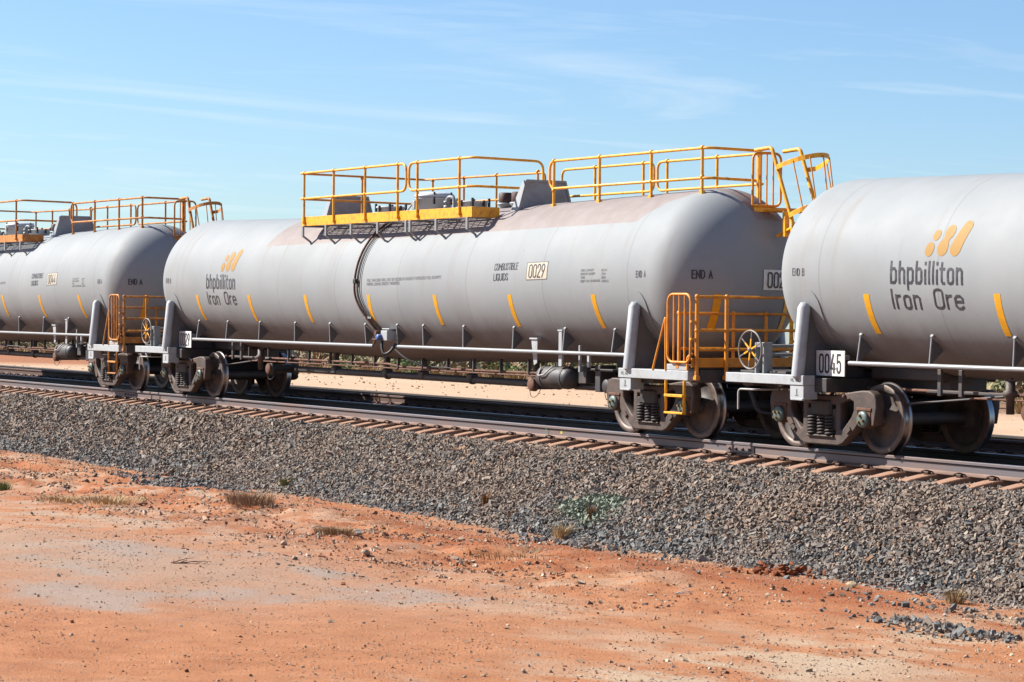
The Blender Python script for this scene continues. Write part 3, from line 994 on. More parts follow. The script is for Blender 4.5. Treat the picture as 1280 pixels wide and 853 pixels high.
# joint bars and paint marks on the near rail
for u in (10.55, -12.2):
    mb = MB()
    mb.bbox(-.33, .33, -.018, .0, -.155, -.048, .004)
    for q in (-.24, -.08, .08, .24):
        mb.lathe([(0, .022), (.025, .022), (.03, .012)], (q, -.018, -.10), (0, -1, 0), 8)
    p = arcpt(u, -.7545 - .011, 0)
    obj('joint_bar', mb.mesh('joint_bar', 'rail_side'), trk, p, (CANT, 0, KAP * u))
for u, mt, w, h0, h1 in ((5.3, 'mark_green', .012, -.165, -.03), (5.72, 'mark_yellow', .05, -.115, -.075)):
    mb = MB()
    mb.box(-w / 2, w / 2, -.003, 0, h0, h1)
    obj('paint_mark', mb.mesh('paint_mark', mt), trk, arcpt(u, -.7545 - .0105 if mt == 'mark_yellow' else -.7545 - .0385, 0), (CANT, 0, KAP * u))

# ------------------------------------------------------------------ tank wagons
TR, XE, HD = 1.32573, 9.0, 0.90
CACHE = {}


def zcen(x):
    x = abs(x)
    return 2.313 + 0.0173 * (math.sqrt(x * x + 0.12) - 4)


def side(x, th, h=0.0):             # point on the camera side of the shell; th = angle above the shell's middle
    r = TR + h
    return (x, -r * math.cos(th), zcen(x) + r * math.sin(th))


def th_of(x, z):
    return math.asin(max(-1, min(1, (z - zcen(x)) / TR)))


def side_fn(x0, z0, lift=0.0032):
    t0 = th_of(x0, z0)
    return lambda a, b, h: side(x0 + a, t0 + b / TR, lift + h)


def head_x(y, z):
    q = 1 - (y * y + (z - zcen(9.4)) ** 2) / TR ** 2
    return XE + HD * math.sqrt(max(0.0, q))


def head_fn(y0, z0, lift=0.006):
    return lambda a, b, h: (head_x(y0 + a, z0 + b) + lift + h, y0 + a, z0 + b)


def part(parent, name, key, build, mats, loc=None, rot=None, label=None):
    if key not in CACHE:
        mb = build()
        CACHE[key] = mb if isinstance(mb, bpy.types.Mesh) else mb.mesh(name, mats)
    return obj(name, CACHE[key], parent, loc, rot, label=label)


def b_tank():
    mb = MB()
    n = 96
    st = []
    for k in range(15):
        a = math.pi / 2 * k / 14
        st.append((-XE - HD * math.cos(a), max(1e-4, TR * math.sin(a))))
    xs_ = [-8.94, -7.2, -4.8, -2.4, -.8, -.2, 0, .2, .8, 2.4, 4.8, 7.2, 8.94]
    st += [(x, TR) for x in xs_]
    st += [(-x, r) for x, r in st[:15][::-1]]
    vs = []
    for x, r in st:
        for j in range(n):
            a = 2 * math.pi * j / n
            vs.append((x, r * math.cos(a), zcen(x) + r * math.sin(a)))
    fs = [(i * n + j, i * n + (j + 1) % n, (i + 1) * n + (j + 1) % n, (i + 1) * n + j) for i in range(len(st) - 1) for j in range(n)]
    mb.add(vs, fs, 0, True)
    return mb


def strip_side(x, w, z0, z1, lift=.003, n=12, sgn=-1):
    mb = MB()
    vs = []
    for k in range(n + 1):
        z = z0 + (z1 - z0) * k / n
        for q in (-.5, .5):
            p = side(x + q * w, th_of(x, z), lift)
            vs.append((p[0], p[1] * -sgn, p[2]))
    return mb.add(vs, [(2 * k, 2 * k + 1, 2 * k + 3, 2 * k + 2) for k in range(n)])


def panel_side(x0, x1, z0, z1, lift):
    mb = MB()
    t0, t1 = th_of(x0, z0), th_of(x0, z1)
    vs = []
    for i in range(5):
        for j in range(2):
            vs.append(side(x0 + (x1 - x0) * j, t0 + (t1 - t0) * i / 4, lift))
    return mb.add(vs, [(2 * i, 2 * i + 1, 2 * i + 3, 2 * i + 2) for i in range(4)])


def blob(pts_r, fn, n=18):
    # outline hull of two circles joined (a pill or a bead)
    mb = MB()
    for h, (x0, y0, r0, x1, y1, r1, waist) in enumerate(pts_r):
        ang = math.atan2(y1 - y0, x1 - x0)
        out = []
        for k in range(n + 1):
            a = ang + math.pi / 2 + math.pi * k / n
            out.append((x0 + r0 * math.cos(a), y0 + r0 * math.sin(a)))
        L = math.hypot(x1 - x0, y1 - y0)
        nx, ny = -math.sin(ang), math.cos(ang)

        def edge(sgn, rev):
            e = []
            for k in range(1, 8):
                f = k / 8
                r = (r0 * (1 - f) + r1 * f)
                if waist:
                    r -= waist * math.exp(-((f - .52) / .2) ** 2)
                e.append((x0 + (x1 - x0) * f + nx * r * sgn, y0 + (y1 - y0) * f + ny * r * sgn))
            return e[::-1] if rev else e
        right = edge(-1, False) if L > 1e-3 else []
        end = [(x1 + r1 * math.cos(ang - math.pi / 2 + math.pi * k / n), y1 + r1 * math.sin(ang - math.pi / 2 + math.pi * k / n)) for k in range(n + 1)]
        left = edge(1, True) if L > 1e-3 else []
        loop = out + right + end + left
        # ladder of quads across the axis keeps it on the curved shell
        m = len(right)
        A = [out[i] for i in range(n // 2, -1, -1)] + left[::-1] + [end[i] for i in range(n, n // 2 - 1, -1)]
        B = [out[i] for i in range(n // 2, n + 1)] + right + [end[i] for i in range(0, n // 2 + 1)]
        kk = min(len(A), len(B))
        vs = []
        for i in range(kk):
            for f in (0, .33, .67, 1):
                vs.append(fn(A[i][0] * (1 - f) + B[i][0] * f, A[i][1] * (1 - f) + B[i][1] * f, 0))
        mb.add(vs, [(i * 4 + j, i * 4 + j + 1, i * 4 + j + 5, i * 4 + j + 4) for i in range(kk - 1) for j in range(3)])
    return mb


def b_pad(x, sgn):
    def f():
        mb = MB()
        hw = .25
        ds = [hw * (1 - math.cos(R(90) * k / 12)) for k in range(13)] + list(np.linspace(hw + .08, 1.5, 16))
        rows = []
        for lift in (.013, .002):
            vs = []
            for d in ds:
                a = R(-8.8) - d / TR
                w = hw * math.sqrt(max(0, 1 - (1 - min(1, d / hw)) ** 2))
                for q in (-1, -.4, .4, 1):
                    p = side(x + q * max(w, .004), a, lift)
                    vs.append((p[0], p[1] * -sgn, p[2]))
            rows.append(len(mb.v))
            mb.add(vs, [(k * 4 + j, k * 4 + j + 1, k * 4 + j + 5, k * 4 + j + 4) for k in range(len(ds) - 1) for j in range(3)], 0, True)
        top, bot = rows
        for e in (0, 3):
            vs = []
            for k in range(len(ds)):
                vs += [mb.v[top + k * 4 + e], mb.v[bot + k * 4 + e]]
            mb.add(vs, [(2 * k, 2 * k + 2, 2 * k + 3, 2 * k + 1) for k in range(len(ds) - 1)])
        return mb
    return f


def b_web(x):
    def f():
        mb = MB()
        n = 22
        out = [(-1.40, .96), (-1.36, 1.2), (-1.285, 1.95)]
        out += [(-(TR + .02) * math.cos(R(a)), zcen(x) + (TR + .02) * math.sin(R(a))) for a in np.linspace(-19, -161, n)]
        out += [(1.285, 1.95), (1.36, 1.2), (1.40, .96)]
        top = out
        vs = []
        for d in (-.016, .016):
            vs += [(x + d, a, b) for a, b in top] + [(x + d, a, .94) for a, b in top]
        m = len(top)
        fs = []
        for k in range(m - 1):
            fs.append((k, k + 1, m + k + 1, m + k)); fs.append((2 * m + k, 3 * m + k, 3 * m + k + 1, 2 * m + k + 1))
            fs.append((k, 2 * m + k, 2 * m + k + 1, k + 1))
        mb.add(vs, fs)
        return mb
    return f


# bogie pieces, origin at the bogie centre on rail level
HW = 0.9144
WR = 0.4641


def side_frame():
    right = [(.30, .745), (.48, .775), (.72, .81), (.86, .825), (1.0, .825), (1.085, .79), (1.13, .72), (1.14, .63), (1.115, .50), (1.095, .40), (1.065, .40), (1.065, .585), (1.04, .62), (.79, .62),
             (.765, .59), (.765, .40), (.70, .33), (.45, .135), (.36, .105), (.0, .105)]
    left = [(-a, b) for a, b in right[:-1][::-1]]
    outer = right + left
    outer = [(.0, .745)] + outer
    h1 = [(.385, .665), (.60, .735), (.70, .70), (.705, .57), (.65, .47), (.45, .275), (.385, .30)]
    h2 = [(-a, b) for a, b in h1[::-1]]
    h3 = [(-.32, .65), (.32, .65), (.32, .235), (.28, .20), (-.28, .20), (-.32, .235)]
    return curve2d_mesh('side_frame', outer, [h1, h2, h3], .055, 'cast_brown', .018)


def b_spring():
    mb = MB()
    pts = []
    for k in range(61):
        a = 2 * math.pi * k / 10
        pts.append((.074 * math.cos(a), .074 * math.sin(a), .215 + .255 * k / 60))
    mb.tube(pts, .0165, 6)
    return mb


def b_wheel():
    # outer face towards -y, flange inboard (+y); three finishes
    mb = MB()
    prof = [(.005, .0001), (.005, .105), (.0, .115), (.045, .15), (.072, .24), (.050, .345), (.022, .372), (.0, .376), (.0, .452), (.008, WR - .003), (.05, WR), (.098, WR + .003), (.112, WR + .012),
            (.122, WR + .027), (.134, WR + .028), (.140, WR + .016), (.140, .385), (.125, .372), (.110, .34), (.115, .2), (.14, .15), (.17, .12), (.17, .09)]
    mi = [0, 0, 0, 0, 0, 0, 1, 1, 1, 2, 2, 2, 2, 1, 1, 1, 0, 0, 0, 0, 0, 0]
    mb.lathe(prof, (0, 0, 0), (0, 1, 0), 48, mis=mi)
    return mb


def b_axle():
    mb = MB()
    mb.lathe([(-1.09, .068), (-.80, .068), (-.78, .105), (-.62, .105), (-.6, .09), (0, .082), (.6, .09), (.62, .105), (.78, .105), (.80, .068), (1.09, .068)], (0, 0, 0), (0, 1, 0), 20)
    return mb


def b_adapter():
    mb = MB()
    mb.bbox(-.13, .13, -1.075, -.93, .45, .60, .012)
    mb.bbox(-.155, .155, -1.09, -.92, .575, .618, .008)
    mb.lathe([(0, .118), (.02, .122), (.12, .122), (.14, .11)], (0, -1.08, WR), (0, 1, 0), 20)
    return mb


def b_cap():
    mb = MB()
    mb.lathe([(-.055, .0001), (-.055, .07), (-.045, .095), (-.03, .112), (0, .112)], (0, 0, 0), (0, 1, 0), 22)
    for k in range(3):
        a = R(90 + 120 * k)
        mb.lathe([(-.085, .0001), (-.085, .020), (-.05, .021)], (.052 * math.cos(a), 0, .052 * math.sin(a)), (0, 1, 0), 6, 1, False)
    return mb


def b_bolster():
    mb = MB()
    mb.bbox(-.22, .22, -1.10, 1.10, .47, .70, .03)
    mb.lathe([(0, .3), (.09, .3)], (0, 0, .70), (0, 0, 1), 20)
    return mb


def b_friction():
    return MB().bbox(-.29, .29, -.11, .11, .195, .222, .008)


def b_brake(sx):
    def f():
        mb = MB()
        mb.bbox(sx * .33 - .03, sx * .33 + .03, -.72, .72, .34, .44, .01)
        for s_ in (-1, 1):
            mb.prism([(.36, .22), (.44, .26), (.455, .46), (.42, .60), (.35, .60), (.36, .40)], lambda a, b, d: (sx * a, d, b), s_ * .7175 - .04, s_ * .7175 + .04)
        return mb
    return f


def b_wear():
    return MB().bbox(-.055, .055, -.07, .07, .30, .58, .01)


def bogie(w, x):
    if 'side_frame' not in CACHE:
        CACHE['side_frame'] = side_frame()
    b = part(w, 'bogie', 'bolster', b_bolster, 'cast_dark', (x, 0, 0))
    for s_ in (-1, 1):
        obj('side_frame', CACHE['side_frame'], b, (0, s_ * 1.0, 0), (math.pi / 2, 0, 0))
        for q in (-.19, 0, .19):
            part(b, 'spring', 'spring', b_spring, 'spring_steel', (q, s_ * (1.055 if q else 1.04), 0))
            part(b, 'spring', 'spring', b_spring, 'spring_steel', (q, s_ * .93, 0))
        for e in (-1, 1):
            wh = part(b, 'wheel', 'wheel', b_wheel, ('wheel_face', 'wheel_rim', 'wheel_tread'), (e * HW, s_ * .79, WR), (0, random.uniform(0, 6), 0 if s_ < 0 else math.pi))
            part(b, 'bearing_adapter', 'adapter', b_adapter, 'rust_brown', (e * HW, 0, 0), (0, 0, 0 if s_ < 0 else math.pi))
            part(b, 'bearing_cap', 'cap', b_cap, ('cap_teal', 'bolt_brass'), (e * HW, s_ * 1.08, WR), (0, random.uniform(0, 2), 0 if s_ < 0 else math.pi))
    for s_ in (-1, 1):
        part(b, 'brake_rod', 'brod%d' % s_, lambda: MB().tube([(-.62, s_ * .90, .40), (0, s_ * .88, .43), (.62, s_ * .90, .40)], .016, 6), 'cast_dark')
        for e in (-1, 1):
            part(b, 'frame_bolt', 'fbolt', lambda: MB().lathe([(-.03, .0001), (-.03, .024), (-.018, .03), (.0, .03)], (0, 0, 0), (0, 1, 0), 8), 'rust_brown', (e * .50, s_ * 1.075, .755), (0, 0, 0 if s_ < 0 else math.pi))
            part(b, 'frame_lug', 'flug', lambda: MB().bbox(-.05, .05, -.03, .0, -.03, .03, .008), 'cast_brown', (e * .60, s_ * 1.072, .30), (0, e * R(-40), 0 if s_ < 0 else math.pi))
    for e in (-1, 1):
        part(b, 'axle', 'axle', b_axle, 'dark_paint', (e * HW, 0, WR))
        part(b, 'brake_beam', 'brake%d' % e, b_brake(e), 'cast_brown')
    for s_ in (-1, 1):
        part(b, 'spring_seat', 'friction', b_friction, 'cast_brown', (0, s_, 0))
    for s_ in (-1, 1):
        for e in (-1, 1):
            part(b, 'wear_plate', 'wear', b_wear, 'cast_dark', (e * .285, s_, 0))
    return b


def rounded_ring(cx, cz, hx, hz, rad, y):
    pts = []
    for sx, sz, a0 in ((1, 1, 0), (-1, 1, 90), (-1, -1, 180), (1, -1, 270)):
        for k in range(6):
            a = R(a0 + 18 * k)
            pts.append((cx + sx * (hx - rad) + rad * math.cos(a), y, cz + sz * (hz - rad) + rad * math.sin(a)))
    return pts


def tube_part(parent, name, key, runs, r, mats, n=8):
    def f():
        mb = MB()
        for p in runs:
            mb.tube(p, r, n)
        return mb
    return part(parent, name, key, f, mats)


def post(parent, key, p0, p1, mats, r=.024, knobs=(), foot=True):
    def f():
        mb = MB()
        a, b = Vector(p0), Vector(p1)
        mb.tube([a, b], r, 8)
        for k in knobs:
            c = a + (b - a) * k
            mb.lathe([(-.036, .0001), (-.03, .026), (-.012, .036), (.012, .036), (.03, .026), (.036, .0001)], c, (0, 0, 1), 10)
        if foot:
            mb.bbox(a.x - .04, a.x + .04, a.y - .035, a.y + .035, a.z - .015, a.z + .05, .005)
        return mb
    return part(parent, 'post', key, f, mats)


def wagon(i, number, label, tankmat, left_number=True):
    uc = i * LP
    a1, a2 = arc(uc - BC / 2), arc(uc + BC / 2)
    mx, my = (a1[0] + a2[0]) / 2, (a1[1] + a2[1]) / 2
    ang = math.atan2(a2[1] - a1[1], a2[0] - a1[0])
    w = obj('tank_wagon', None, None, (mx, my, 0), (CANT, 0, ang), label=label, cat='tank wagon', group='tank wagons coupled in the train')
    N = number
    # ---- shell and everything painted or welded on it
    if 'tank' not in CACHE:
        CACHE['tank'] = b_tank().mesh('tank', 'tank_clean')
    me = CACHE['tank']
    if tankmat != 'tank_clean':
        me = me.copy(); me.materials[0] = MATS[tankmat]
    tank = obj('tank', me, w)
    for k, x in enumerate((-7.43, -4.92, -2.43, .11, 2.51, 4.97, 7.43)):
        part(tank, 'stripe', 'stripe%d' % k, lambda: strip_side(x, .115, 2.115, 1.60), 'stripe_yellow')
        part(tank, 'stripe', 'stripef%d' % k, lambda: strip_side(x, .115, 2.115, 1.60, sgn=1), 'stripe_yellow')

    def hs(y):
        def f():
            mb = MB(); vs = []
            for k in range(9):
                z = 2.13 - .52 * k / 8
                for q in (-.055, .055):
                    vs.append((head_x(y + q, z) + .01, y + q, z))
            return mb.add(vs, [(2 * k, 2 * k + 1, 2 * k + 3, 2 * k + 2) for k in range(8)])
        return f
    part(tank, 'stripe', 'hs1', hs(-.64), 'stripe_yellow')
    part(tank, 'stripe', 'hs2', hs(.64), 'stripe_yellow')
    part(tank, 'lettering', 'bhp', lambda: text_mb('bhpbilliton', 1.36, .265, .036, side_fn(-6.90, 2.262), gap=.30), 'lettering_black')

    part(tank, 'lettering', 'iron', lambda: text_mb('Iron', .54, .235, .034, side_fn(-6.91, 1.94), gap=.28), 'lettering_black')
    part(tank, 'lettering', 'ore', lambda: text_mb('Ore', .52, .235, .034, side_fn(-6.08, 1.94), gap=.22), 'lettering_black')
    for k, bl_ in enumerate(((.070, .072, .077, .082, .104, .077, 0), (.147, .268, .064, .156, .288, .064, 0), (.316, .10, .098, .388, .332, .088, .040), (.56, .10, .10, .672, .395, .086, 0))):
        part(tank, 'emblem', 'emblem%d' % k, lambda: blob([bl_], side_fn(-6.272, 2.591)), 'emblem_ochre')
    part(tank, 'number_panel', 'npan', lambda: panel_side(5.51, 6.14, 2.345, 2.63, .003), 'panel_cream')

    def border():
        mb = MB()
        f = side_fn(5.51, 2.345, .005)
        for (a0, a1_, b0, b1) in ((0, .63, 0, .012), (0, .63, .275, .287), (0, .012, .012, .275), (.618, .63, .012, .275)):
            vs = [f(a0, b0 + (b1 - b0) * q / 4, 0) for q in range(5)] + [f(a1_, b0 + (b1 - b0) * q / 4, 0) for q in range(5)]
            mb.add(vs, [(q, q + 1, q + 6, q + 5) for q in range(4)])
        return mb
    part(tank, 'panel_border', 'nbord', border, 'lettering_faded')
    part(tank, 'lettering', 'num' + N, lambda: text_mb(N, .46, .20, .020, side_fn(5.595, 2.388, .0065), gap=.24), 'lettering_black')

    part(tank, 'lettering', 'comb', lambda: text_mb('COMBUSTIBLE', .72, .105, .0135, side_fn(4.50, 2.512), gap=.2), 'lettering_black')
    part(tank, 'lettering', 'liq', lambda: text_mb('LIQUIDS', .44, .105, .0135, side_fn(4.50, 2.345), gap=.2), 'lettering_black')
    for q, (s1, w1, s2, w2) in enumerate((('TOTAL CAPACITY', .36, '87.1M', .14), ('EFFECTIVE CAPACITY', .40, '72M', .11), ('TARE', .12, '28.8', .11), ('RELIEF VALVE AIR DISCHARGE', .54, '14000L/S', .19))):
        part(tank, 'lettering', 'capa%d' % q, lambda: text_mb(s1, w1, .030, .006, side_fn(7.12, 2.470 - q * .055)), 'lettering_faded')
        part(tank, 'lettering', 'capb%d' % q, lambda: text_mb(s2, w2, .030, .006, side_fn(7.70, 2.470 - q * .055)), 'lettering_faded')
    part(tank, 'lettering', 'fuel', lambda: text_mb('FUEL TANK CARS SHALL ONLY BE UTILISED ON MAINLINE IF COMPLETELY FULL OR EMPTY.', 2.68, .046, .008, side_fn(.07, 2.350)), 'lettering_faded')['kind'] = 'stuff'
    part(tank, 'lettering', 'fuel2', lambda: text_mb('PARTIAL LOADING STRICTLY PROHIBITED.', 1.22, .046, .008, side_fn(.07, 2.282)), 'lettering_faded')['kind'] = 'stuff'
    part(tank, 'lettering', 'enda', lambda: text_mb('END A', .25, .09, .0115, side_fn(8.64, 2.372), gap=.22), 'lettering_black')
    part(tank, 'lettering', 'endb', lambda: text_mb('END B', .25, .09, .0115, side_fn(-8.97, 2.372), gap=.22), 'lettering_black')
    part(tank, 'lettering', 'enda2', lambda: text_mb('END A', .255, .115, .018, head_fn(-.99, 2.355), gap=.22), 'lettering_black')

    def hp():
        mb = MB(); vs = []
        for q in range(6):
            for r_ in range(4):
                y, z = .09 + .62 * q / 5, 2.195 + .30 * r_ / 3
                vs.append((head_x(y, z) + .012, y, z))
        return mb.add(vs, [(q * 4 + r_, q * 4 + r_ + 1, q * 4 + r_ + 5, q * 4 + r_ + 4) for q in range(5) for r_ in range(3)])
    part(tank, 'number_panel', 'hpan', hp, 'panel_white')
    part(tank, 'lettering', 'hnum' + N, lambda: text_mb(N, .46, .215, .026, head_fn(.17, 2.235, .020), gap=.24), 'lettering_black')
    for x in (-8.70, 8.62):
        for s_ in (-1, 1):
            part(tank, 'saddle_pad', 'pad%g%d' % (x, s_), b_pad(x - .05 * (x > 0), s_), 'tank_clean')
    # ---- supports and ends
    for x in (-8.70, 8.62):
        part(w, 'saddle_web', 'web%g' % x, b_web(x), 'plate_grey')
        for s_ in (-1, 1):
            def col():
                mb = MB()
                mb.tube([(x, s_ * 1.43, 1.0), (x, s_ * 1.335, 1.93), (x, s_ * 1.322, 1.985), (x, s_ * 1.31, 2.005)], [.088, .088, .06, .004], 16)
                return mb
            part(w, 'support_column', 'col%g%d' % (x, s_), col, 'pale_paint')
    for (x0, x1, z0, z1, xp, sg) in ((8.37, 10.17, .872, 1.014, 8.39, 1), (-10.33, -8.55, .888, 1.022, -8.86, -1)):
        for s_ in (-1, 1):
            ya, yb = sorted((s_ * 1.45, s_ * 1.25))
            bm_ = part(w, 'end_beam', 'beam%g%d' % (x0, s_), lambda: MB().bbox(x0, x1, ya, yb, z0, z1, .008), 'pale_paint')

            def jack():
                mb = MB().bbox(xp, xp + .30, *sorted((s_ * 1.435, s_ * 1.2)), .70, z0, .006)
                mb.bbox(xp + .02, xp + .28, *sorted((s_ * 1.443, s_ * 1.4)), .685, .712, .004)
                return mb
            part(bm_, 'jacking_pad', 'jack%g%d' % (x0, s_), jack, 'pale_paint')

            def mark():
                mb = MB()
                q = xp + .15
                mb.box(q - .035, q + .035, -1.4385, -1.4365, .745, .757)
                mb.box(q - .012, q + .012, -1.4385, -1.4365, .757, .84)
                return mb
            if s_ < 0:
                part(bm_, 'jacking_mark', 'jm%g' % x0, mark, 'lettering_faded')
                part(bm_, 'lettering', 'ml%g' % x0, lambda: text_mb('ML 40', .17, .04, .010, lambda a, b, h: ((x0 + .09 if sg > 0 else x1 - .27) + a, -1.4525 - h, z0 + .05 + b)), 'lettering_faded')
    for sg in (-1, 1):
        def sill():
            mb = MB()
            mb.bbox(*sorted((sg * 6.9, sg * 10.25)), -.32, .32, .80, 1.08, .01)
            mb.bbox(*sorted((sg * 8.30, sg * 9.0)), -1.25, 1.25, .80, .99, .01)
            mb.bbox(*sorted((sg * 9.95, sg * 10.2)), -1.25, 1.25, .84, 1.04, .01)
            mb.bbox(*sorted((sg * 6.9, sg * 8.3)), -.5, .5, .98, 1.15, .02)
            return mb
        part(w, 'centre_sill', 'sill%d' % sg, sill, 'dark_paint')

        def coup():
            mb = MB()
            mb.bbox(*sorted((sg * 10.2, sg * 10.52)), -.09, .09, .76, .96, .02)
            x0, x1 = sg * 10.50, sg * 10.76
            mb.prism([(x0, -.14), (x1, -.17), (x1, -.05), (sg * 10.62, -.02), (sg * 10.62, .06), (x1, .09), (x1, .15), (x0, .13)], lambda a, b, d: (a, b * sg, d), .70, 1.0)
            return mb
        part(w, 'coupler', 'coup%d' % sg, coup, 'cast_brown')

        def hose():
            return MB().tube(fillet([(sg * 10.2, -.5 * sg, .9), (sg * 10.4, -.5 * sg, .72), (sg * 10.5, -.45 * sg, .42), (sg * 10.66, -.28 * sg, .40), (sg * 10.71, -.2 * sg, .44)], .12, 5), .028, 8)
        part(w, 'brake_hose', 'hose%d' % sg, hose, 'hose_black')
        bogie(w, sg * BC / 2)
    # ---- A end platform
    part(w, 'toe_board', 'toeA', lambda: MB().bbox(10.225, 10.25, -1.44, 1.44, 1.065, 1.20, .004), 'orange_paint')
    part(w, 'crossover_deck', 'deckA', lambda: MB().bbox(9.86, 10.22, -1.42, 1.42, 1.045, 1.075, .004), 'dark_paint')
    r1 = obj('railing', None, w)
    for k, z in enumerate((2.08, 1.60, 1.32)):
        part(r1, 'rail_bar', 'r1b%d' % k, lambda: MB().tube([(10.27, -1.37, z), (10.27, .43, z)], .021, 8), 'orange_paint')
    for k, y in enumerate((-1.37, -.845, .43)):
        post(r1, 'r1p%d' % k, (10.27, y, .90), (10.27, y, 2.10), 'orange_paint', .030, (.985, .58))
    r2 = tube_part(w, 'railing', 'r2', [fillet([(9.90, -1.42, 1.84), (9.90, .62, 1.84), (9.90, .62, 1.33), (9.90, -1.42, 1.33)], .16)], .021, 'orange_paint')
    for k, y in enumerate((-1.42, -.45, .145)):
        post(r2, 'r2p%d' % k, (9.90, y, 1.06), (9.90, y, 1.86), 'orange_paint', .026, (.98,))

    def gate():
        mb = MB()
        mb.tube(rounded_ring(9.97, 1.625, .285, .49, .12, -1.47), .020, 8, True)
        for q in (-.135, 0, .135):
            mb.tube([(9.97 + q, -1.47, 1.15), (9.97 + q, -1.47, 2.10)], .013, 6)
        return mb
    gt = part(w, 'gate', 'gate', gate, 'orange_paint')

    for k, z in enumerate((1.47, 1.72)):
        part(gt, 'hinge', 'hinge%d' % k, lambda: MB().bbox(10.24, 10.30, -1.49, -1.36, z - .018, z + .018, .005), 'orange_paint')
    part(w, 'gate_stop', 'gstop', lambda: MB().tube(fillet([(10.17, -1.46, 1.02), (10.17, -1.46, 1.22), (10.24, -1.42, 1.26)], .05), .018, 6), 'orange_paint')
    part(w, 'sill_box', 'sbox', lambda: MB().bbox(9.63, 10.16, -1.448, -1.28, 1.016, 1.105, .008), 'pale_paint')
    part(w, 'step', 'step', lambda: MB().tube([(9.64, -1.46, .87), (9.64, -1.46, .40), (10.10, -1.46, .40), (10.10, -1.46, .87)], .022, 6).bbox(9.64, 10.10, -1.50, -1.42, .63, .67, .006).bbox(9.64, 10.10, -1.50, -1.42, .385, .415, .006), 'yellow_paint')
    part(w, 'grab_handle', 'vhandle', lambda: MB().tube(fillet([(9.28, -1.45, 1.01), (9.60, -1.45, 1.80), (9.61, -1.45, 1.01)], .06), .016, 6), 'orange_paint')
    # ---- B end brake gear
    def hw_():
        mb = MB()
        pts = [(.265 * math.cos(2 * math.pi * k / 32), 0, .265 * math.sin(2 * math.pi * k / 32)) for k in range(32)]
        mb.tube(pts, .014, 8, True)
        mb.lathe([(-.03, .0001), (-.03, .03), (.05, .04)], (0, 0, 0), (0, 1, 0), 12)
        return mb
    hwh = part(w, 'brake_wheel', 'hwheel', hw_, 'handwheel_grey', (-9.82, -1.40, 1.345), (0, R(8), 0))
    for k in range(6):
        part(hwh, 'spoke', 'spoke', lambda: MB().bbox(-.012, .012, -.008, .008, .02, .15, .003).bbox(-.009, .009, -.007, .007, .151, .262, .003, 1), ('yellow_paint', 'handwheel_grey'), (0, 0, 0), (0, k * math.pi / 3, 0))
    part(w, 'brake_stand', 'bstand', lambda: MB().bbox(-9.84, -9.80, -1.31, -1.16, 1.0, 1.45, .008).lathe([(-.06, .025), (.02, .025)], (-9.82, -1.31, 1.345), (0, 1, 0), 10).bbox(-9.80, -9.62, -1.31, -1.29, 1.38, 1.45, .006).bbox(-9.66, -9.62, -1.31, -1.16, 1.0, 1.45, .008), 'grey_paint')
    for k, z in enumerate((1.40, 1.28)):
        part(w, 'end_rail', 'erail%d' % k, lambda: MB().tube([(-9.72, -1.25, z), (-9.72, 1.3, z)], .022, 8), 'grey_paint')
    part(w, 'uncoupling_lever', 'lever', lambda: MB().tube(fillet([(-9.95, -1.5, .52), (-9.95, -1.5, .80), (-9.62, -1.46, .80), (-9.6, -.9, .80), (-10.4, -.3, .82)], .06), .014, 6), 'handle_white')
    part(w, 'crossover_deck', 'deckB', lambda: MB().bbox(-10.25, -9.2, -1.25, 1.25, 1.025, 1.055, .004), 'dark_paint')

    def np_():
        mb = MB().bbox(-8.66, -8.05, -1.15, -1.135, 1.02, 1.36, .003)
        return mb
    pl = part(w, 'number_plate', 'nplate', np_, 'panel_white')
    part(pl, 'lettering', 'pnum' + N, lambda: text_mb(N, .445, .235, .030, lambda a, b, h: (-8.58 + a, -1.153 - h, 1.07 + b), gap=.30), 'lettering_black')
    part(pl, 'plate_bracket', 'nbr', lambda: MB().bbox(-8.62, -8.10, -1.134, -1.02, 1.24, 1.30, .004), 'grey_paint')
    # ---- side pipe and its stays
    for s_ in (-1, 1):
        for k, (x0, x1) in enumerate(((-7.95, .0), (.72, 8.13))):
            part(w, 'side_pipe', 'pipe%d%d' % (k, s_), lambda: MB().tube([(x0, s_ * 1.145, 1.20), (x1, s_ * 1.145, 1.20)], .032, 10), 'galvanised')
        for k, x in enumerate((-7.8, -6.35, -4.8, -3.2, -1.71, -.28, .91, 1.84, 3.21, 4.81, 6.33, 7.72)):
            def stay():
                mb = MB()
                zt = 1.56
                yt = -TR * math.cos(th_of(x, zt))
                mb.tube([(x, s_ * -(yt - .04), zt + .01), (x, s_ * 1.14, 1.20)], .013, 6)
                mb.lathe([(-.01, .0001), (-.01, .032), (.012, .032), (.012, .0001)], (x, s_ * -(yt - .03), zt + .025), (0, s_ * .8, -.6 + 1.2), 8)
                y2 = -TR * math.cos(th_of(x, 1.39))
                mb.add([(x + .006, s_ * -(yt - .035), zt), (x + .006, s_ * 1.135, 1.205), (x + .006, s_ * -(y2 + .01), 1.40), (x - .006, s_ * -(yt - .035), zt), (x - .006, s_ * 1.135, 1.205), (x - .006, s_ * -(y2 + .01), 1.40)],
                       [(0, 1, 2), (3, 5, 4), (0, 3, 4, 1), (1, 4, 5, 2), (2, 5, 3, 0)], 1)
                return mb
            part(w, 'pipe_stay', 'stay%d%d' % (k, s_), stay, ('grey_paint', 'plate_grey'))
    # ---- belly gear
    def belly():
        mb = MB()
        mb.tube([(-5.2, -.3, .655), (5.0, -.3, .64)], .062, 12)
        for q in (-4.9, -1.0, 2.1, 4.9):
            mb.lathe([(-.04, .085), (.04, .085)], (q, -.3, .648), (1, 0, 0), 12)
        return mb
    dp = part(w, 'discharge_pipe', 'belly', belly, 'dark_paint')
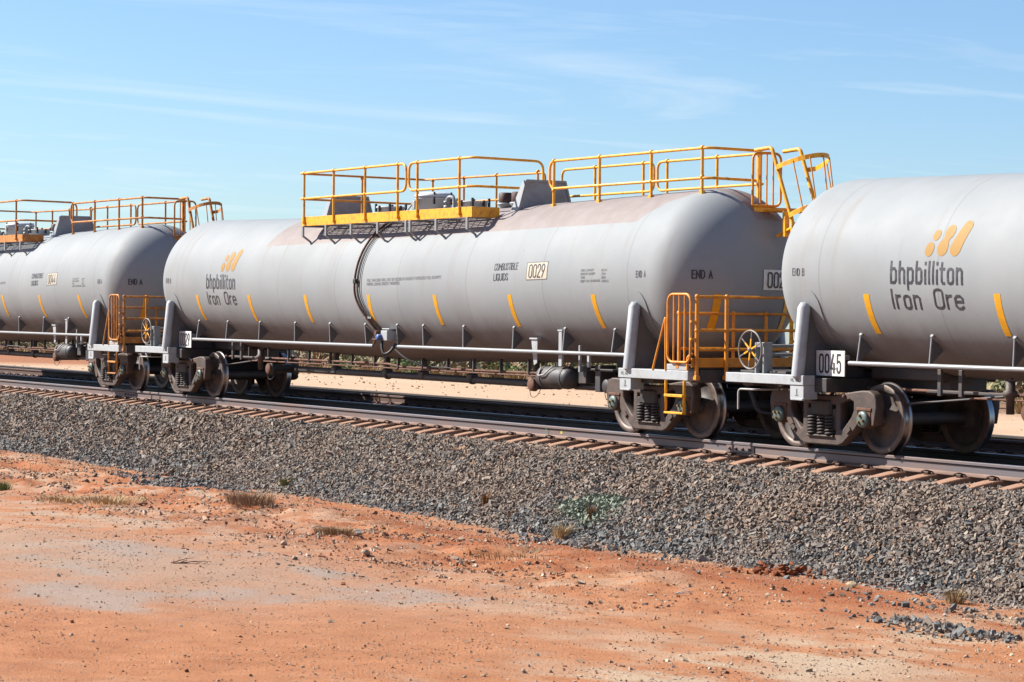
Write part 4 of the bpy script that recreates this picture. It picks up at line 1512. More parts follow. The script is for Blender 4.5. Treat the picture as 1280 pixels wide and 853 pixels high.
    for k, q in enumerate((-3.1, -1.03, .35, 2.08, 4.2)):
        part(dp, 'pipe_hanger', 'hang%d' % k, lambda: MB().bbox(q - .04, q + .04, -.35, -.25, .65, zcen(q) - TR + .06, .01).bbox(q - .09, q + .09, -.38, -.22, .61, .75, .02), 'dark_paint')
    part(w, 'brake_pipe', 'bpipe', lambda: MB().tube([(-8.2, -.62, .86), (-.4, -.62, .862), (.1, -.62, .82), (8.2, -.62, .84)], .022, 8), 'rust_brown')
    part(w, 'brake_pipe', 'bpipe2', lambda: MB().tube([(-6, -.75, .80), (-.6, -.72, .80), (.2, -.72, .79), (6, -.75, .79)], .014, 6), 'rust_brown')
    for k in range(15):
        q = -6.3 + .9 * k
        part(w, 'pipe_clip', 'pclip%d' % k, lambda: MB().bbox(q - .02, q + .02, -.655, -.60, .79, .98 + .0173 * abs(q), .004), 'dark_paint')

    def resv():
        mb = MB()
        mb.lathe([(0, .0001), (.015, .08), (.05, .14), (.10, .172), (.16, .178), (.84, .178), (.90, .172), (.95, .14), (.985, .08), (1.0, .0001)], (5.40, -.95, .80), (1, 0, 0), 24)
        return mb
    rv = part(w, 'air_reservoir', 'resv', resv, 'dark_paint')
    part(rv, 'reservoir_pipe', 'resvp', lambda: MB().tube(fillet([(5.63, -1.10, .95), (5.63, -1.16, .82), (5.80, -1.16, .84), (5.98, -1.10, .98)], .03), .012, 6), 'handle_white')
    for k, q in enumerate((5.58, 6.18)):
        part(rv, 'strap', 'resvs%d' % k, lambda: MB().lathe([(0, .184), (.05, .184)], (q, -.95, .80), (1, 0, 0), 20), 'dark_paint')
    part(w, 'hanger_plate', 'trap', lambda: MB().prism([(5.28, 1.40), (5.47, 1.40), (5.46, 1.02), (5.37, .98)], lambda a, b, d: (a, d, b), -1.075, -1.065), 'pale_paint')
    part(w, 'hanger_plate', 'trapc', lambda: MB().bbox(5.26, 5.50, -1.10, -1.02, 1.395, 1.42, .004), 'pale_paint')
    part(w, 'hanger_post', 'hp1', lambda: MB().bbox(6.14, 6.24, -1.10, -1.06, .98, 1.545, .006).bbox(6.12, 6.26, -1.11, -1.03, 1.535, 1.56, .004), 'pale_paint')
    part(w, 'hanger_post', 'hp2', lambda: MB().bbox(6.60, 6.65, -1.02, -.98, .90, 1.32, .004), 'grey_paint')
    part(w, 'hanger_post', 'hp3', lambda: MB().bbox(6.82, 6.88, -1.00, -.96, .98, 1.20, .004), 'pale_paint')

    def gear():
        mb = MB()
        mb.bbox(6.5, 6.72, -.95, -.7, .72, 1.0, .01); mb.bbox(6.9, 7.05, -.9, -.6, .6, 1.02, .01)
        mb.bbox(6.3, 7.4, -.9, -.75, .92, .96, .006); mb.lathe([(0, .10), (.35, .10)], (7.0, -.5, .84), (1, 0, 0), 14)
        mb.tube([(6.2, -.8, .66), (7.9, -.8, .68)], .05, 10)
        return mb
    part(w, 'brake_gear', 'gear', gear, 'dark_paint')

    for k, a in enumerate((-6.3, -5.9)):
        part(w, 'pipe_hanger', 'gbh%d' % k, lambda: MB().bbox(a - .035, a + .035, -1.02, -.98, .82, 1.16, .006), 'dark_paint')
    part(w, 'brake_lever', 'gbl', lambda: MB().bbox(-6.9, -5.2, -.72, -.66, .84, .88, .008).tube([(-8.0, -.7, .62), (-5.2, -.72, .86)], .014, 6), 'dark_paint')
    part(w, 'drain_valve', 'gbv', lambda: MB().lathe([(0, .06), (.12, .06), (.14, .09), (.20, .09), (.22, .055), (.42, .05)], (-5.0, -1.0, 1.06), (0, 0, -1), 14), 'cast_brown')
    for k, (x, y, z) in enumerate(((5.06, -.90, .66), (7.30, -.92, .70), (-4.75, -.92, .665))):
        out = part(w, 'outlet_valve', 'out%d' % k, lambda: MB().lathe([(0, .11), (.05, .115), (.06, .085), (.5, .085)], (x, y, z), (0, 1, 0), 18), 'hose_black' if k == 1 else 'dark_paint')
        part(out, 'outlet_cap', 'outc%d' % k, lambda: MB().lathe([(-.05, .0001), (-.05, .095), (-.035, .108), (.0, .108)], (x, y, z), (0, 1, 0), 20), 'hose_black' if k == 1 else 'rust_brown')
        part(out, 'chain', 'outch%d' % k, lambda: MB().tube(fillet([(x - .06, y - .02, z - .1), (x - .02, y - .02, z - .21), (x + .12, y, z - .2), (x + .16, y + .05, z - .08)], .08), .006, 5), 'hose_black')
    # centre valve cluster and its lines over the shell
    vb = part(w, 'valve_box', 'vbox', lambda: MB().bbox(.56, .80, -1.30, -1.08, 1.30, 1.48, .01).bbox(.55, .82, -1.27, -1.06, 1.50, 1.52, .004), 'pale_paint')
    part(vb, 'valve', 'vblue', lambda: MB().lathe([(-.06, .0001), (-.06, .055), (.05, .055), (.06, .03)], (.58, -1.32, 1.36), (0, 1, 0), 12), 'valve_blue')
    part(vb, 'valve_handle', 'vhan', lambda: MB().tube(fillet([(.40, -1.33, 1.46), (.46, -1.33, 1.34), (.36, -1.33, 1.24)], .04), .018, 6).lathe([(-.03, .04), (.04, .04)], (.46, -1.33, 1.44), (0, 1, 0), 10).tube([(.34, -1.34, 1.32), (.52, -1.34, 1.32)], .014, 6), 'rust_brown')

    def vhose():
        mb = MB()
        mb.tube(fillet([(.62, -1.30, 1.30), (.66, -1.33, 1.16), (.74, -1.32, 1.05), (.82, -1.25, 1.10), (.86, -1.15, 1.25)], .08), .026, 8)
        mb.tube(fillet([(.8, -1.2, 1.2), (1.15, -1.1, .98), (1.45, -.9, .86), (1.9, -.62, .84)], .15), .018, 8)
        return mb
    part(vb, 'hose', 'vhose', vhose, 'hose_black')
    for k, (dx, r_, mt) in enumerate(((0, .024, 'rust_brown'), (.11, .009, 'hose_black'), (.17, .009, 'hose_black'))):
        def line():
            pts = []
            for q in range(30):
                a = R(63) + (R(-42) - R(63)) * q / 29
                x = -.34 + dx + .09 * sstep(np.array(a), R(20), R(70)) * 0 + .50 * float(sstep(np.array(-a), R(2), R(45)))
                pts.append(side(x, a, r_ + .012))
            return MB().tube(pts, r_, 6)
        part(w, 'vent_line', 'vline%d' % k, line, mt)
    part(w, 'line_clamp', 'vcl', lambda: MB().bbox(-.36, -.26, -1.39, -1.31, 2.32, 2.40, .008), 'hose_black')
    part(w, 'line_clamp', 'vcl2', lambda: MB().bbox(-.20, .08, -1.24, -1.16, 1.68, 1.72, .008), 'galvanised')
    # ---- top platform, both sides
    for s_ in (-1, 1):
        def fascia():
            mb = MB()
            mb.bbox(-2.83, .66, *sorted((s_ * 1.2, s_ * 1.188)), 3.415, 3.588, .003)
            mb.bbox(.664, 3.56, *sorted((s_ * 1.2, s_ * 1.188)), 3.415, 3.588, .003)
            mb.bbox(3.548, 3.56, *sorted((s_ * 1.187, s_ * .66)), 3.415, 3.588, .003)
            mb.bbox(-2.83, -2.818, *sorted((s_ * 1.187, s_ * .66)), 3.415, 3.588, .003)
            return mb
        dk = part(w, 'platform_edge', 'fascia%d' % s_, fascia, 'yellow_paint')

        def grate():
            mb = MB()
            y = .69
            while y < 1.18:
                mb.box(-2.815, 3.545, s_ * y - .004, s_ * y + .004, 3.43, 3.465)
                y += .055
            x = -2.78
            while x < 3.54:
                mb.box(x - .004, x + .004, *sorted((s_ * .68, s_ * 1.186)), 3.436, 3.46)
                x += .21
            return mb
        g_ = part(dk, 'grating', 'grate%d' % s_, grate, 'galvanised')
        g_['kind'] = 'stuff'
        for k, x in enumerate((-2.80, -1.84, -.83, .20, 1.25, 1.40, 2.32, 3.38)):
            def brk():
                mb = MB()
                mb.bbox(x - .034, x + .034, *sorted((s_ * 1.20, s_ * 1.17)), 3.21, 3.413, .004)
                mb.tube([(x, s_ * 1.18, 3.225), (x, s_ * 1.02, 3.07 + .0173 * abs(x))], .021, 5)
                mb.box(x - .015, x + .015, *sorted((s_ * 1.16, s_ * .6)), 3.395, 3.425)
                return mb
            part(dk, 'bracket', 'brk%d%d' % (k, s_), brk, 'galvanised')
    rl = [fillet([(-2.83, -1.215, 4.41), (1.30, -1.215, 4.41), (1.30, -1.215, 3.93), (-2.83, -1.215, 3.93)], .16)]
    n1 = tube_part(w, 'railing', 'nl1', rl, .022, 'yellow_paint')
    for k, x in enumerate((-2.70, -1.48, -.24, .99)):
        post(n1, 'nl1p%d' % k, (x, -1.215, 3.47), (x, -1.215, 4.43), 'yellow_paint', .024, (.98, .48))
    rl = [fillet([(3.45, -1.215, 3.93), (1.40, -1.215, 3.93), (1.40, -1.215, 4.41), (3.60, -1.215, 4.41), (3.60, .17, 4.39), (3.60, .17, 4.0)], .16), [(3.45, -1.215, 3.93), (3.60, -1.12, 3.93), (3.60, .0, 3.92)]]
    n2 = tube_part(w, 'railing', 'nl2', rl, .022, 'yellow_paint')
    for k, x in enumerate((1.70, 3.16)):
        post(n2, 'nl2p%d' % k, (x, -1.215, 3.47), (x, -1.215, 4.43), 'yellow_paint', .024, (.98, .48))
    rl = [fillet([(-2.70, -1.215, 4.40), (-2.70, 1.40, 4.38), (1.70, 1.40, 4.33), (1.70, 1.40, 3.9), (-2.70, 1.40, 3.9), (-2.70, -1.215, 3.92)], .12)]
    n3 = tube_part(w, 'railing', 'fl', rl, .020, 'orange_paint')
    for k, (x, y) in enumerate(((-2.70, .02), (-2.4, 1.40), (-1.2, 1.40), (0, 1.40), (1.45, 1.40))):
        post(n3, 'flp%d' % k, (x, y, 3.60 if y < 1 else 3.4), (x, y, 4.38), 'orange_paint', .022, (.98,))
    # walkway along the top towards the A end
    rl = [fillet([(4.90, -.45, 3.86), (4.80, -.45, 3.95), (4.80, -.45, 4.31), (9.22, -.45, 4.31), (9.22, .47, 4.30)], .16), [(4.92, -.45, 3.86), (9.12, -.45, 3.86), (9.22, -.35, 3.86), (9.22, .47, 3.85)]]
    n4 = tube_part(w, 'railing', 'wn', rl, .022, 'yellow_paint')
    for k, x in enumerate((4.93, 6.29, 7.74, 9.08)):
        post(n4, 'wnp%d' % k, (x, -.45, zcen(x) + TR * .94 - .02), (x, -.45, 4.33), 'yellow_paint', .024, (.98, .36))
    rl = [fillet([(3.60, .55, 3.80), (3.60, .55, 4.26), (6.36, .55, 4.26), (6.36, .55, 3.80), (3.60, .55, 3.80)], .14), fillet([(9.25, .55, 3.80), (6.46, .55, 3.80), (6.46, .55, 4.26), (9.25, .55, 4.26)], .14)]
    n5 = tube_part(w, 'railing', 'wf', rl, .021, 'yellow_paint')
    for k, x in enumerate((4.63, 6.06, 6.73, 8.08)):
        post(n5, 'wfp%d' % k, (x, .55, zcen(x) + TR * .9 - .02), (x, .55, 4.28), 'yellow_paint', .022, (.98,))
    # end ladder with its safety hoops
    y0, y1 = .37, .90
    ld = part(w, 'ladder', 'ladder', lambda: [MB().bbox(9.24, 9.30, .43, .50, 3.45, 4.33, .006)
              .tube(fillet([(9.30, y0, 4.30), (9.70, y0, 4.32), (9.98, y0, 3.70), (10.22, y0, 3.2), (10.22, y0, 1.1)], .06), .030, 6)
              .tube(fillet([(9.30, y1, 4.30), (9.70, y1, 4.32), (9.98, y1, 3.70), (10.22, y1, 3.2), (10.22, y1, 1.1)], .06), .030, 6)][0], 'yellow_paint')
    for k in range(7):
        t_ = k * .29
        z = 3.18 - t_
        x = 10.22
        part(ld, 'rung', 'rung%d' % k, lambda: MB().tube([(x, y0, z), (x, y1, z)], .016, 6), 'yellow_paint')

    def hoop(z, xs0, rx):
        def f():
            pts = [(xs0, y0, z - .02)]
            for k in range(15):
                a = math.pi * k / 14
                pts.append((xs0 + .12 + rx * math.sin(a) * .85, (y0 + y1) / 2 - .36 * math.cos(a), z + .16 * math.sin(a)))
            pts.append((xs0, y1, z - .02))
            mb = MB()
            vs, fs = [], []
            for p in pts:
                vs += [(p[0], p[1], p[2] - .04), (p[0], p[1], p[2] + .03), (p[0] - .012, p[1], p[2] + .03), (p[0] - .012, p[1], p[2] - .04)]
            for k in range(len(pts) - 1):
                for j in range(4):
                    fs.append((k * 4 + j, k * 4 + (j + 1) % 4, k * 4 + 4 + (j + 1) % 4, k * 4 + 4 + j))
            return mb.add(vs, fs)
        return f
    part(ld, 'hoop', 'hoopa', hoop(4.02, 9.84, .74), 'yellow_paint')
    part(ld, 'hoop', 'hoopb', hoop(3.30, 10.16, .52), 'yellow_paint')
    for k in range(5):
        a = math.pi * (k + 1) / 6
        part(ld, 'hoop_strap', 'hst%d' % k, lambda: MB().tube([(9.96 + .63 * math.sin(a), (y0 + y1) / 2 - .36 * math.cos(a), 4.02 + .15 * math.sin(a)), (10.28 + .44 * math.sin(a), (y0 + y1) / 2 - .34 * math.cos(a), 3.30 + .15 * math.sin(a))], .011, 5), 'orange_paint')
    part(w, 'landing', 'landing', lambda: MB().bbox(9.55, 9.62, .12, 1.02, 3.36, 3.43, .006).bbox(9.62, 10.0, .95, 1.02, 3.36, 3.44, .006).bbox(9.55, 9.95, .30, .95, 3.37, 3.39, .004), 'yellow_paint')
    lg = tube_part(w, 'railing', 'lgate', [fillet([(9.60, .10, 3.45), (9.60, .10, 4.24), (9.60, .62, 4.24), (9.60, .62, 3.45), (9.60, .10, 3.45)], .12)], .02, 'orange_paint')
    for k, q in enumerate((.24, .36, .48)):
        post(lg, 'lgp%d' % k, (9.60, q, 3.45), (9.60, q, 4.24), 'orange_paint', .012, (), False)
    part(w, 'ladder_stay', 'lstay', lambda: MB().tube([(9.82, .40, 3.0), (10.20, .40, 3.12)], .03, 6).bbox(9.98, 10.06, .36, .44, 2.98, 3.36, .008), 'yellow_paint')
    # ---- fittings on the crown
    def shield():
        mb = MB()
        return mb.add([(.0, -.55, -.12), (.0, .55, -.12), (.0, .40, .40), (.0, -.40, .40), (-.24, -.55, -.12), (-.24, .55, -.12), (-.10, .40, .40), (-.10, -.40, .40)],
                      [(0, 1, 2, 3), (5, 4, 7, 6), (4, 0, 3, 7), (1, 5, 6, 2), (3, 2, 6, 7)]).bbox(-.02, .018, -.40, .40, .37, .415, .006).add(
                      [(.012, -.55, -.12), (.012, -.50, -.12), (.012, -.36, .40), (.012, -.40, .40)], [(0, 1, 2, 3)]).add([(.012, .50, -.12), (.012, .55, -.12), (.012, .40, .40), (.012, .36, .40)], [(0, 1, 2, 3)])
    for x in (-3.15, 3.97):
        part(w, 'rollover_guard', 'shield', shield, 'grey_paint', (x, 0, zcen(x) + TR), (0, 0, 0))
    mw = part(w, 'manway', 'manway', lambda: MB().lathe([(-.08, .315), (.27, .315), (.28, .36), (.31, .36)], (.16, 0, 3.575), (0, 0, 1), 28), 'hatch_grey')
    part(mw, 'manway_lid', 'mlid', lambda: MB().lathe([(.315, .37), (.35, .37), (.39, .33), (.415, .2), (.42, .0001)], (.16, 0, 3.575), (0, 0, 1), 28), 'hatch_grey')

    for k in range(6):
        a = R(30 + 60 * k)
        part(mw, 'lid_clamp', 'mclamp%d' % k, lambda: MB().tube([(.16 + .35 * math.cos(a), .35 * math.sin(a), 3.76), (.16 + .35 * math.cos(a), .35 * math.sin(a), 3.98)], .018, 6), 'hose_black')
    part(mw, 'lid_lever', 'mlev', lambda: MB().tube([(-.55, -.2, 3.64), (-.22, -.2, 3.84)], .018, 6).bbox(-.22, -.12, -.26, -.14, 3.68, 3.84, .01), 'handle_white')
    for kk, x in enumerate((-1.5, 1.55)):
        h_ = part(w, 'hatch', 'hatch%d' % kk, lambda: MB().lathe([(-.06, .25), (.13, .25), (.135, .28), (.16, .28), (.165, .0001)], (x, 0, 3.615), (0, 0, 1), 24), 'hatch_grey')
        for k in range(8):
            a = R(45 * k + 12)
            part(h_, 'hatch_clamp', 'hc%d%d' % (kk, k), lambda: MB().bbox(x + .28 * math.cos(a) - .02, x + .28 * math.cos(a) + .02, .28 * math.sin(a) - .02, .28 * math.sin(a) + .02, 3.68, 3.83 if k % 2 else 3.79, .005), 'hose_black')
    part(w, 'elbow_pipe', 'elbow', lambda: MB().tube(fillet([(.70, -.05, 3.55), (.70, -.05, 3.88), (.88, .0, 3.88), (.88, .0, 3.6)], .09), .032, 10).lathe([(-.03, .06), (.03, .06)], (.70, -.05, 3.70), (0, 0, 1), 12).lathe([(-.02, .06), (.02, .06)], (.70, -.05, 3.79), (0, 0, 1), 12), 'grey_paint')
    for k, x in enumerate((2.66, 3.08)):
        v_ = part(w, 'relief_valve', 'rv%d' % k, lambda: MB().lathe([(-.06, .09), (.06, .10), (.10, .15), (.13, .15)], (x, .0, 3.58), (0, 0, 1), 18), 'grey_paint')
        part(v_, 'valve_head', 'rvh%d' % k, lambda: MB().lathe([(.135, .115), (.15, .12), (.29, .12), (.31, .10), (.31, .0001)], (x, .0, 3.58), (0, 0, 1), 18), 'valve_brown')
    return w


w29 = wagon(0, '0029', 'grey tank wagon numbered 0029 with a brown dusted top, in mid train', 'tank_brown_top')
w44 = wagon(-1, '0044', 'grey tank wagon numbered 0044 farthest along the train, cut by the left edge', 'tank_clean')
mat('weathered_orange', (0.95, 0.38, 0.05), 0.6, 0, (0.36, 0.14, 0.05), 0.75, 9, 0.0, lo=.34, hi=.6)
WCACHE = {}
for p_ in w44.children_recursive:
    if p_.type == 'MESH' and p_.data.materials and p_.data.materials[0].name in ('yellow_paint', 'orange_paint'):
        nm = p_.data.name
        if nm not in WCACHE:
            WCACHE[nm] = p_.data.copy(); WCACHE[nm].materials[0] = MATS['weathered_orange']
        p_.data = WCACHE[nm]
w45 = wagon(1, '0045', 'nearest grey tank wagon with the 0045 plate, cut by the right edge', 'tank_clean')


# ------------------------------------------------------------------ plants and rocks
def tuft_arrays(n, h, spread, lean, width, seed, curve=.35):
    g = np.random.default_rng(seed)
    V, F = [], []
    a = g.uniform(0, 2 * np.pi, n); r0 = spread * .35 * np.sqrt(g.random(n)); hh = h * g.uniform(.45, 1.0, n); ln = lean * g.uniform(.2, 1.0, n)
    for i in range(n):
        b = np.array([r0[i] * np.cos(a[i]), r0[i] * np.sin(a[i]), 0])
        d = np.array([np.cos(a[i] + g.normal(0, .4)), np.sin(a[i] + g.normal(0, .4)), 0])
        sd = np.array([-d[1], d[0], 0]) * width * .5
        p1 = b + d * ln[i] * hh[i] * .4 + np.array([0, 0, hh[i] * .6])
        p2 = b + d * ln[i] * hh[i] * (1 + curve) + np.array([0, 0, hh[i]])
        o = len(V)
        V += [b - sd, b + sd, p1 + sd * .8, p1 - sd * .8, p2]
        F += [(o, o + 1, o + 2), (o, o + 2, o + 3), (o + 3, o + 2, o + 4)]
    return np.array(V), np.array(F)


def leafy_arrays(n, rx, ry, h, leaf, seed, lobes=6):
    g = np.random.default_rng(seed)
    c = np.stack([g.uniform(-.6, .6, lobes) * rx, g.uniform(-.6, .6, lobes) * ry, g.uniform(.25, .7, lobes) * h], -1)
    V, F = [], []
    for i in range(n):
        q = c[g.integers(lobes)]
        d = g.normal(size=3); d /= np.linalg.norm(d)
        p = q + d * np.array([rx * .42, ry * .42, h * .36]) * g.uniform(.5, 1.0)
        p[2] = max(p[2], .02)
        u = g.normal(size=3); u /= np.linalg.norm(u); v = np.cross(u, d + .3 * g.normal(size=3)); v /= (np.linalg.norm(v) + 1e-6)
        s_ = leaf * g.uniform(.6, 1.3)
        o = len(V)
        V += [p - u * s_, p + v * s_ * .45, p + u * s_, p - v * s_ * .45]
        F += [(o, o + 1, o + 2), (o, o + 2, o + 3)]
    for i in range(lobes):         # stems
        o = len(V); p = c[i]
        V += [np.array([-.008, 0, 0]), np.array([.008, 0, 0]), p]
        F += [(o, o + 1, o + 2)]
    return np.array(V), np.array(F)


def plant_mesh(name, VF, col, var, seed):
    g = np.random.default_rng(seed)
    V, F = VF
    c = np.array(col)[None] * g.uniform(1 - var, 1 + var, (len(V), 1))
    return np_mesh(name, V, F, c, 'foliage')


def at(x, y):
    return (x, y, float(ground_z(x, y)))


def plant(name, me, loc, label, cat, group=None, rz=0, sc=1.0):
    o = obj(name, me, None, loc, (0, 0, rz), label=label, cat=cat, group=group)
    o.scale = (sc, sc, sc)
    return o


DRY, STRAW, GREEN, RUST, BLUE = (.42, .28, .17), (.66, .48, .24), (.24, .28, .09), (.30, .13, .05), (.36, .41, .31)
plant('dry_bush', plant_mesh('dry_bush', tuft_arrays(620, .24, 1.05, 1.2, .008, 3), DRY, .35, 1), at(4.83, -5.8), 'low brown dried bush on red soil below the bank', 'dry bush')
plant('grass_tuft', plant_mesh('straw_a', tuft_arrays(460, .12, 1.7, 1.6, .009, 4), STRAW, .25, 2), at(3.14, -7.45), 'flattened pale straw grass patch at left on open soil', 'grass tuft')
plant('grass_tuft', plant_mesh('straw_b', tuft_arrays(240, .11, 1.2, 1.4, .009, 5), STRAW, .25, 3), at(2.35, -7.95), 'small straw patch left of the larger flattened straw patch', 'grass tuft')
plant('grass_tuft', plant_mesh('green_a', tuft_arrays(150, .22, .34, .8, .010, 6), GREEN, .3, 4), at(-0.95, -7.68), 'green grass tuft at the left edge of the picture', 'grass tuft')
plant('grass_tuft', plant_mesh('dry_c', tuft_arrays(420, .12, .8, 1.0, .009, 31), (.42, .28, .15), .3, 5), at(9.5, -6.75), 'thin dry grass around a white stone', 'grass tuft')
plant('grass_tuft', plant_mesh('dry_d', tuft_arrays(420, .12, 2.2, 1.4, .008, 8), (.44, .31, .17), .3, 6), at(12.8, -5.75), 'flat dry grass mat in the red soil before the blue green shrub', 'grass tuft')


def bank_at(x, y):
    yb = -1.72
    z = -.31 - (yb - (y - float(track_y(x)))) * (.563 / .835) + math.sin(CANT) * -1.7
    return (x, y, z)


plant('grass_tuft', plant_mesh('green_b', tuft_arrays(150, .17, .30, .9, .009, 9), (.22, .22, .06), .3, 7), bank_at(.57, -3.12), 'small yellow green tuft growing among the ballast at left', 'grass tuft')
plant('grass_tuft', plant_mesh('rust_a', tuft_arrays(110, .24, .16, .35, .009, 10), RUST, .3, 8), bank_at(7.04, -2.94), 'upright rust brown tuft alone on the ballast slope', 'grass tuft')
plant('grass_tuft', plant_mesh('rust_b', tuft_arrays(120, .30, .15, .30, .010, 11), (.27, .12, .045), .3, 9), bank_at(10.0, -2.97), 'rust brown spike standing inside the blue green shrub', 'grass tuft')
plant('grass_tuft', plant_mesh('straw_d', tuft_arrays(260, .24, .35, 1.0, .008, 12), STRAW, .25, 10), bank_at(9.86, -3.34), 'round straw coloured tuft at the foot of the blue green shrub', 'grass tuft')
plant('grass_tuft', plant_mesh('rust_c', tuft_arrays(60, .15, .14, .6, .008, 13), (.34, .18, .07), .3, 11), bank_at(8.09, -3.10), 'little rusty tuft on the ballast left of the blue green shrub', 'grass tuft')
plant('grass_tuft', plant_mesh('straw_e', tuft_arrays(150, .20, .30, .8, .008, 14), (.46, .32, .15), .3, 12), at(18.5, -3.75), 'straw tuft at the ballast foot near the right edge', 'grass tuft')
sh = plant('creeping_shrub', plant_mesh('creeper', leafy_arrays(2000, .85, .42, .16, .032, 15, 13), BLUE, .35, 13), bank_at(9.75, -2.80), 'blue green creeping shrub sprawling over the ballast', 'shrub', rz=.25)
sh.rotation_euler = (R(32), 0, R(6))


def rock_mesh(name, seed, col, size, flat=.7):
    g = np.random.default_rng(seed)
    bm = bmesh.new()
    bmesh.ops.create_icosphere(bm, subdivisions=2, radius=1)
    size = size * 0.62
    pl = [(Vector(g.normal(size=3)).normalized(), g.uniform(.35, .68)) for _ in range(11)]
    for v in bm.verts:
        p = v.co.copy()
        for nrm, d in pl:
            k = p.dot(nrm)
            if k > d:
                p -= nrm * (k - d)
        v.co = Vector((p.x * size, p.y * size * g.uniform(.97, 1.03), p.z * size * flat))
    bmesh.ops.triangulate(bm, faces=bm.faces)
    V = np.array([v.co[:] for v in bm.verts]); bm.verts.index_update()
    F = np.array([[v.index for v in f.verts] for f in bm.faces]); bm.free()
    return np_mesh(name, V, F, np.array(col)[None] * g.uniform(.9, 1.1, (len(V), 1)), 'stone')


CREAM, REDC, GREYC = (.62, .48, .36), (.32, .10, .04), (.17, .15, .14)
for k, (x, y, s_, col, lab) in enumerate((
        (9.48, -6.38, .13, (.62, .55, .48), 'white angular stone in thin dry grass'),
        (12.35, -8.75, .10, (.45, .33, .25), 'brown grey rock on pale soil at the edge of the grey dust'),
        (12.95, -9.25, .055, GREYC, 'small dark stone in front of the brown grey rock'),
        (12.10, -7.65, .12, CREAM, 'flat cream rock right of the brown grey rock'),
        (10.3, -7.9, .10, CREAM, 'cream rock behind the brown grey rock'),
        (12.60, -6.68, .11, CREAM, 'cream rock below the dark red soil in the middle'),
        (17.0, -3.98, .13, (.60, .45, .28), 'rounded tan rock at the ballast foot near the red clods'),
        (18.59, -7.03, .075, REDC, 'dark red clod on open soil right of the middle'),
        (18.80, -6.86, .045, REDC, 'smaller red clod beside the dark red clod'),
        (17.9, -5.1, .06, (.28, .27, .26), 'grey stone on the red soil below the bank'),
        (-4.3, -6.0, .12, (.30, .19, .14), 'dark brown rock near the left edge below the bank'),
        (-3.6, -6.1, .08, (.32, .20, .15), 'small brown rock beside the one near the left edge'),
        (13.9, -8.75, .05, GREYC, 'small dark stone on the grey dust patch'),
        (15.0, -6.2, .045, (.2, .13, .1), 'little dark pebble on smooth orange soil in the middle'),
        (20.2, -7.9, .05, (.66, .55, .40), 'little cream stone on the pale gravel row'),
        (21.6, -8.9, .05, (.64, .50, .33), 'small tan stone at the bottom of the picture'))):
    obj('rock', rock_mesh('rock', 30 + k, col, s_), None, (x, y, float(ground_z(x, y)) + s_ * .25), (0, 0, k * 1.3), label=lab, cat='rock')
# mound of red clods against the bank
mb_o = obj('soil_mound', rock_mesh('soil_mound', 77, (.34, .105, .04), .42, .5), None, (15.35, -3.72, float(ground_z(15.35, -3.72)) + .02), (R(12), 0, .4), label='heap of dark red soil clods against the ballast foot', cat='soil heap')
for k in range(60):
    g = random.Random(k)
    obj('clod', bpy.data.meshes['soil_mound'], mb_o, (g.gauss(0, .26), g.gauss(-.05, .12), g.uniform(.0, .10)), (g.random() * 3, g.random() * 3, g.random() * 3)).scale = (.12 + .16 * g.random(),) * 3

# dead twigs
for k, (x, y, lab) in enumerate(((12.45, -10.4, 'dead brown twigs lying on the pale soil at left'), (16.95, -6.4, 'thin pale twig on the red soil'))):
    mb = MB()
    g = random.Random(k + 5)
    for q in range(7 if k == 0 else 3):
        a = g.uniform(-.5, .9); L = g.uniform(.25, .6) if k == 0 else .3
        p = [(0 + q * .06 * (1 - k), g.uniform(-.05, .05), .01)]
        for t in range(3):
            l_ = p[-1]
            p.append((l_[0] + L / 3 * math.cos(a), l_[1] + L / 3 * math.sin(a) * .5, max(.008, l_[2] + g.uniform(-.01, .05))))
            a += g.uniform(-.6, .6)
        mb.tube(p, [.011, .009, .007, .003], 5)
    obj('dead_twigs', mb.mesh('dead_twigs', 'rust_brown' if k == 0 else 'handle_white'), None, at(x, y), (0, 0, .9), label=lab, cat='twigs').scale = (.6, .6, .6)

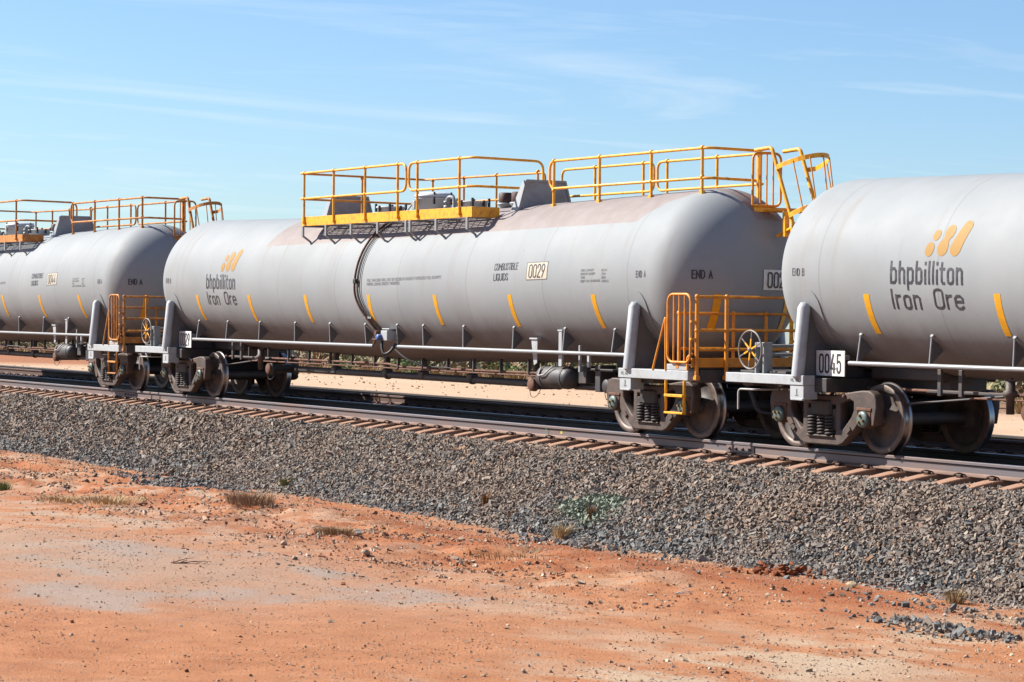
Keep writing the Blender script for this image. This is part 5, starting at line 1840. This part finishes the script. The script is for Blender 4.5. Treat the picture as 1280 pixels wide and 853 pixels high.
# row of tussocks and shrubs beyond the sandy road
T_ME = [plant_mesh('tussock%d' % k, tuft_arrays(150, .55, .9, 1.1, .035, 60 + k), c, .35, 60 + k) for k, c in enumerate(((.46, .28, .13), (.54, .37, .18), (.40, .26, .13)))]
S_ME = [plant_mesh('shrub%d' % k, leafy_arrays(420, .9, .9, .95, .075, 70 + k, 8), c, .4, 70 + k) for k, c in enumerate(((.22, .30, .09), (.27, .34, .12), (.19, .26, .10)))]
g = random.Random(3)
for k in range(74):
    x = -118 + k * 1.48 + g.uniform(-.5, .5); y = 31.6 + g.uniform(-.8, 1.2)
    plant('tussock', T_ME[g.randrange(3)], at(x, y), 'brown dry tussock in the row along the far side of the sandy road', 'tussock', 'tussocks beyond the sandy road', g.random() * 6, g.uniform(.7, 1.35))
for k, x in enumerate((-104, -97, -89, -68.5, -63, -59.5, -54, -48.5, -45.2, -41.8, -39.5, -33, -26, -17.5, -14.6, -9)):
    plant('green_shrub', S_ME[k % 3], at(x, 32.6 + g.uniform(-.5, 1.8)), 'green leafy shrub among the tussocks beyond the sandy road', 'shrub', 'green shrubs beyond the sandy road', g.random() * 6, g.uniform(.75, 1.25))

# open scrub reaching to the horizon: one mass nobody could count
V, F, C = [], [], []
o = 0
gr = np.random.default_rng(5)
base = [leafy_arrays(70, .9, .9, 1.0, .17, 90 + k, 5) for k in range(5)] + [tuft_arrays(60, .7, 1.0, 1.0, .09, 96 + k) for k in range(3)]
pal = [(.26, .27, .12), (.32, .30, .15), (.22, .24, .11), (.38, .30, .18), (.32, .27, .16), (.50, .37, .20), (.44, .29, .16), (.54, .40, .22)]
n = 1500
yy = 34.5 + 190 * gr.random(n) ** 1.7
xx = -210 * gr.random(n) * (1 + yy / 120) + 8
for i in range(n):
    j = gr.integers(8)
    Vb, Fb = base[j]
    s_ = gr.uniform(.7, 1.45) * (1.0 + yy[i] / 320)
    a = gr.uniform(0, 6.28)
    ca, sa = math.cos(a), math.sin(a)
    q = Vb * s_
    q = np.stack([q[:, 0] * ca - q[:, 1] * sa + xx[i], q[:, 0] * sa + q[:, 1] * ca + yy[i], q[:, 2] + float(ground_z(xx[i], yy[i]))], -1)
    V.append(q); F.append(Fb + o); o += len(Vb)
    C.append(np.array(pal[j])[None] * gr.uniform(.65, 1.3, (len(Vb), 1)))
obj('scrub', np_mesh('scrub', np.concatenate(V), np.concatenate(F), np.concatenate(C), 'foliage'), kind='stuff', label='low olive and brown scrub covering the plain to the horizon', cat='scrub')
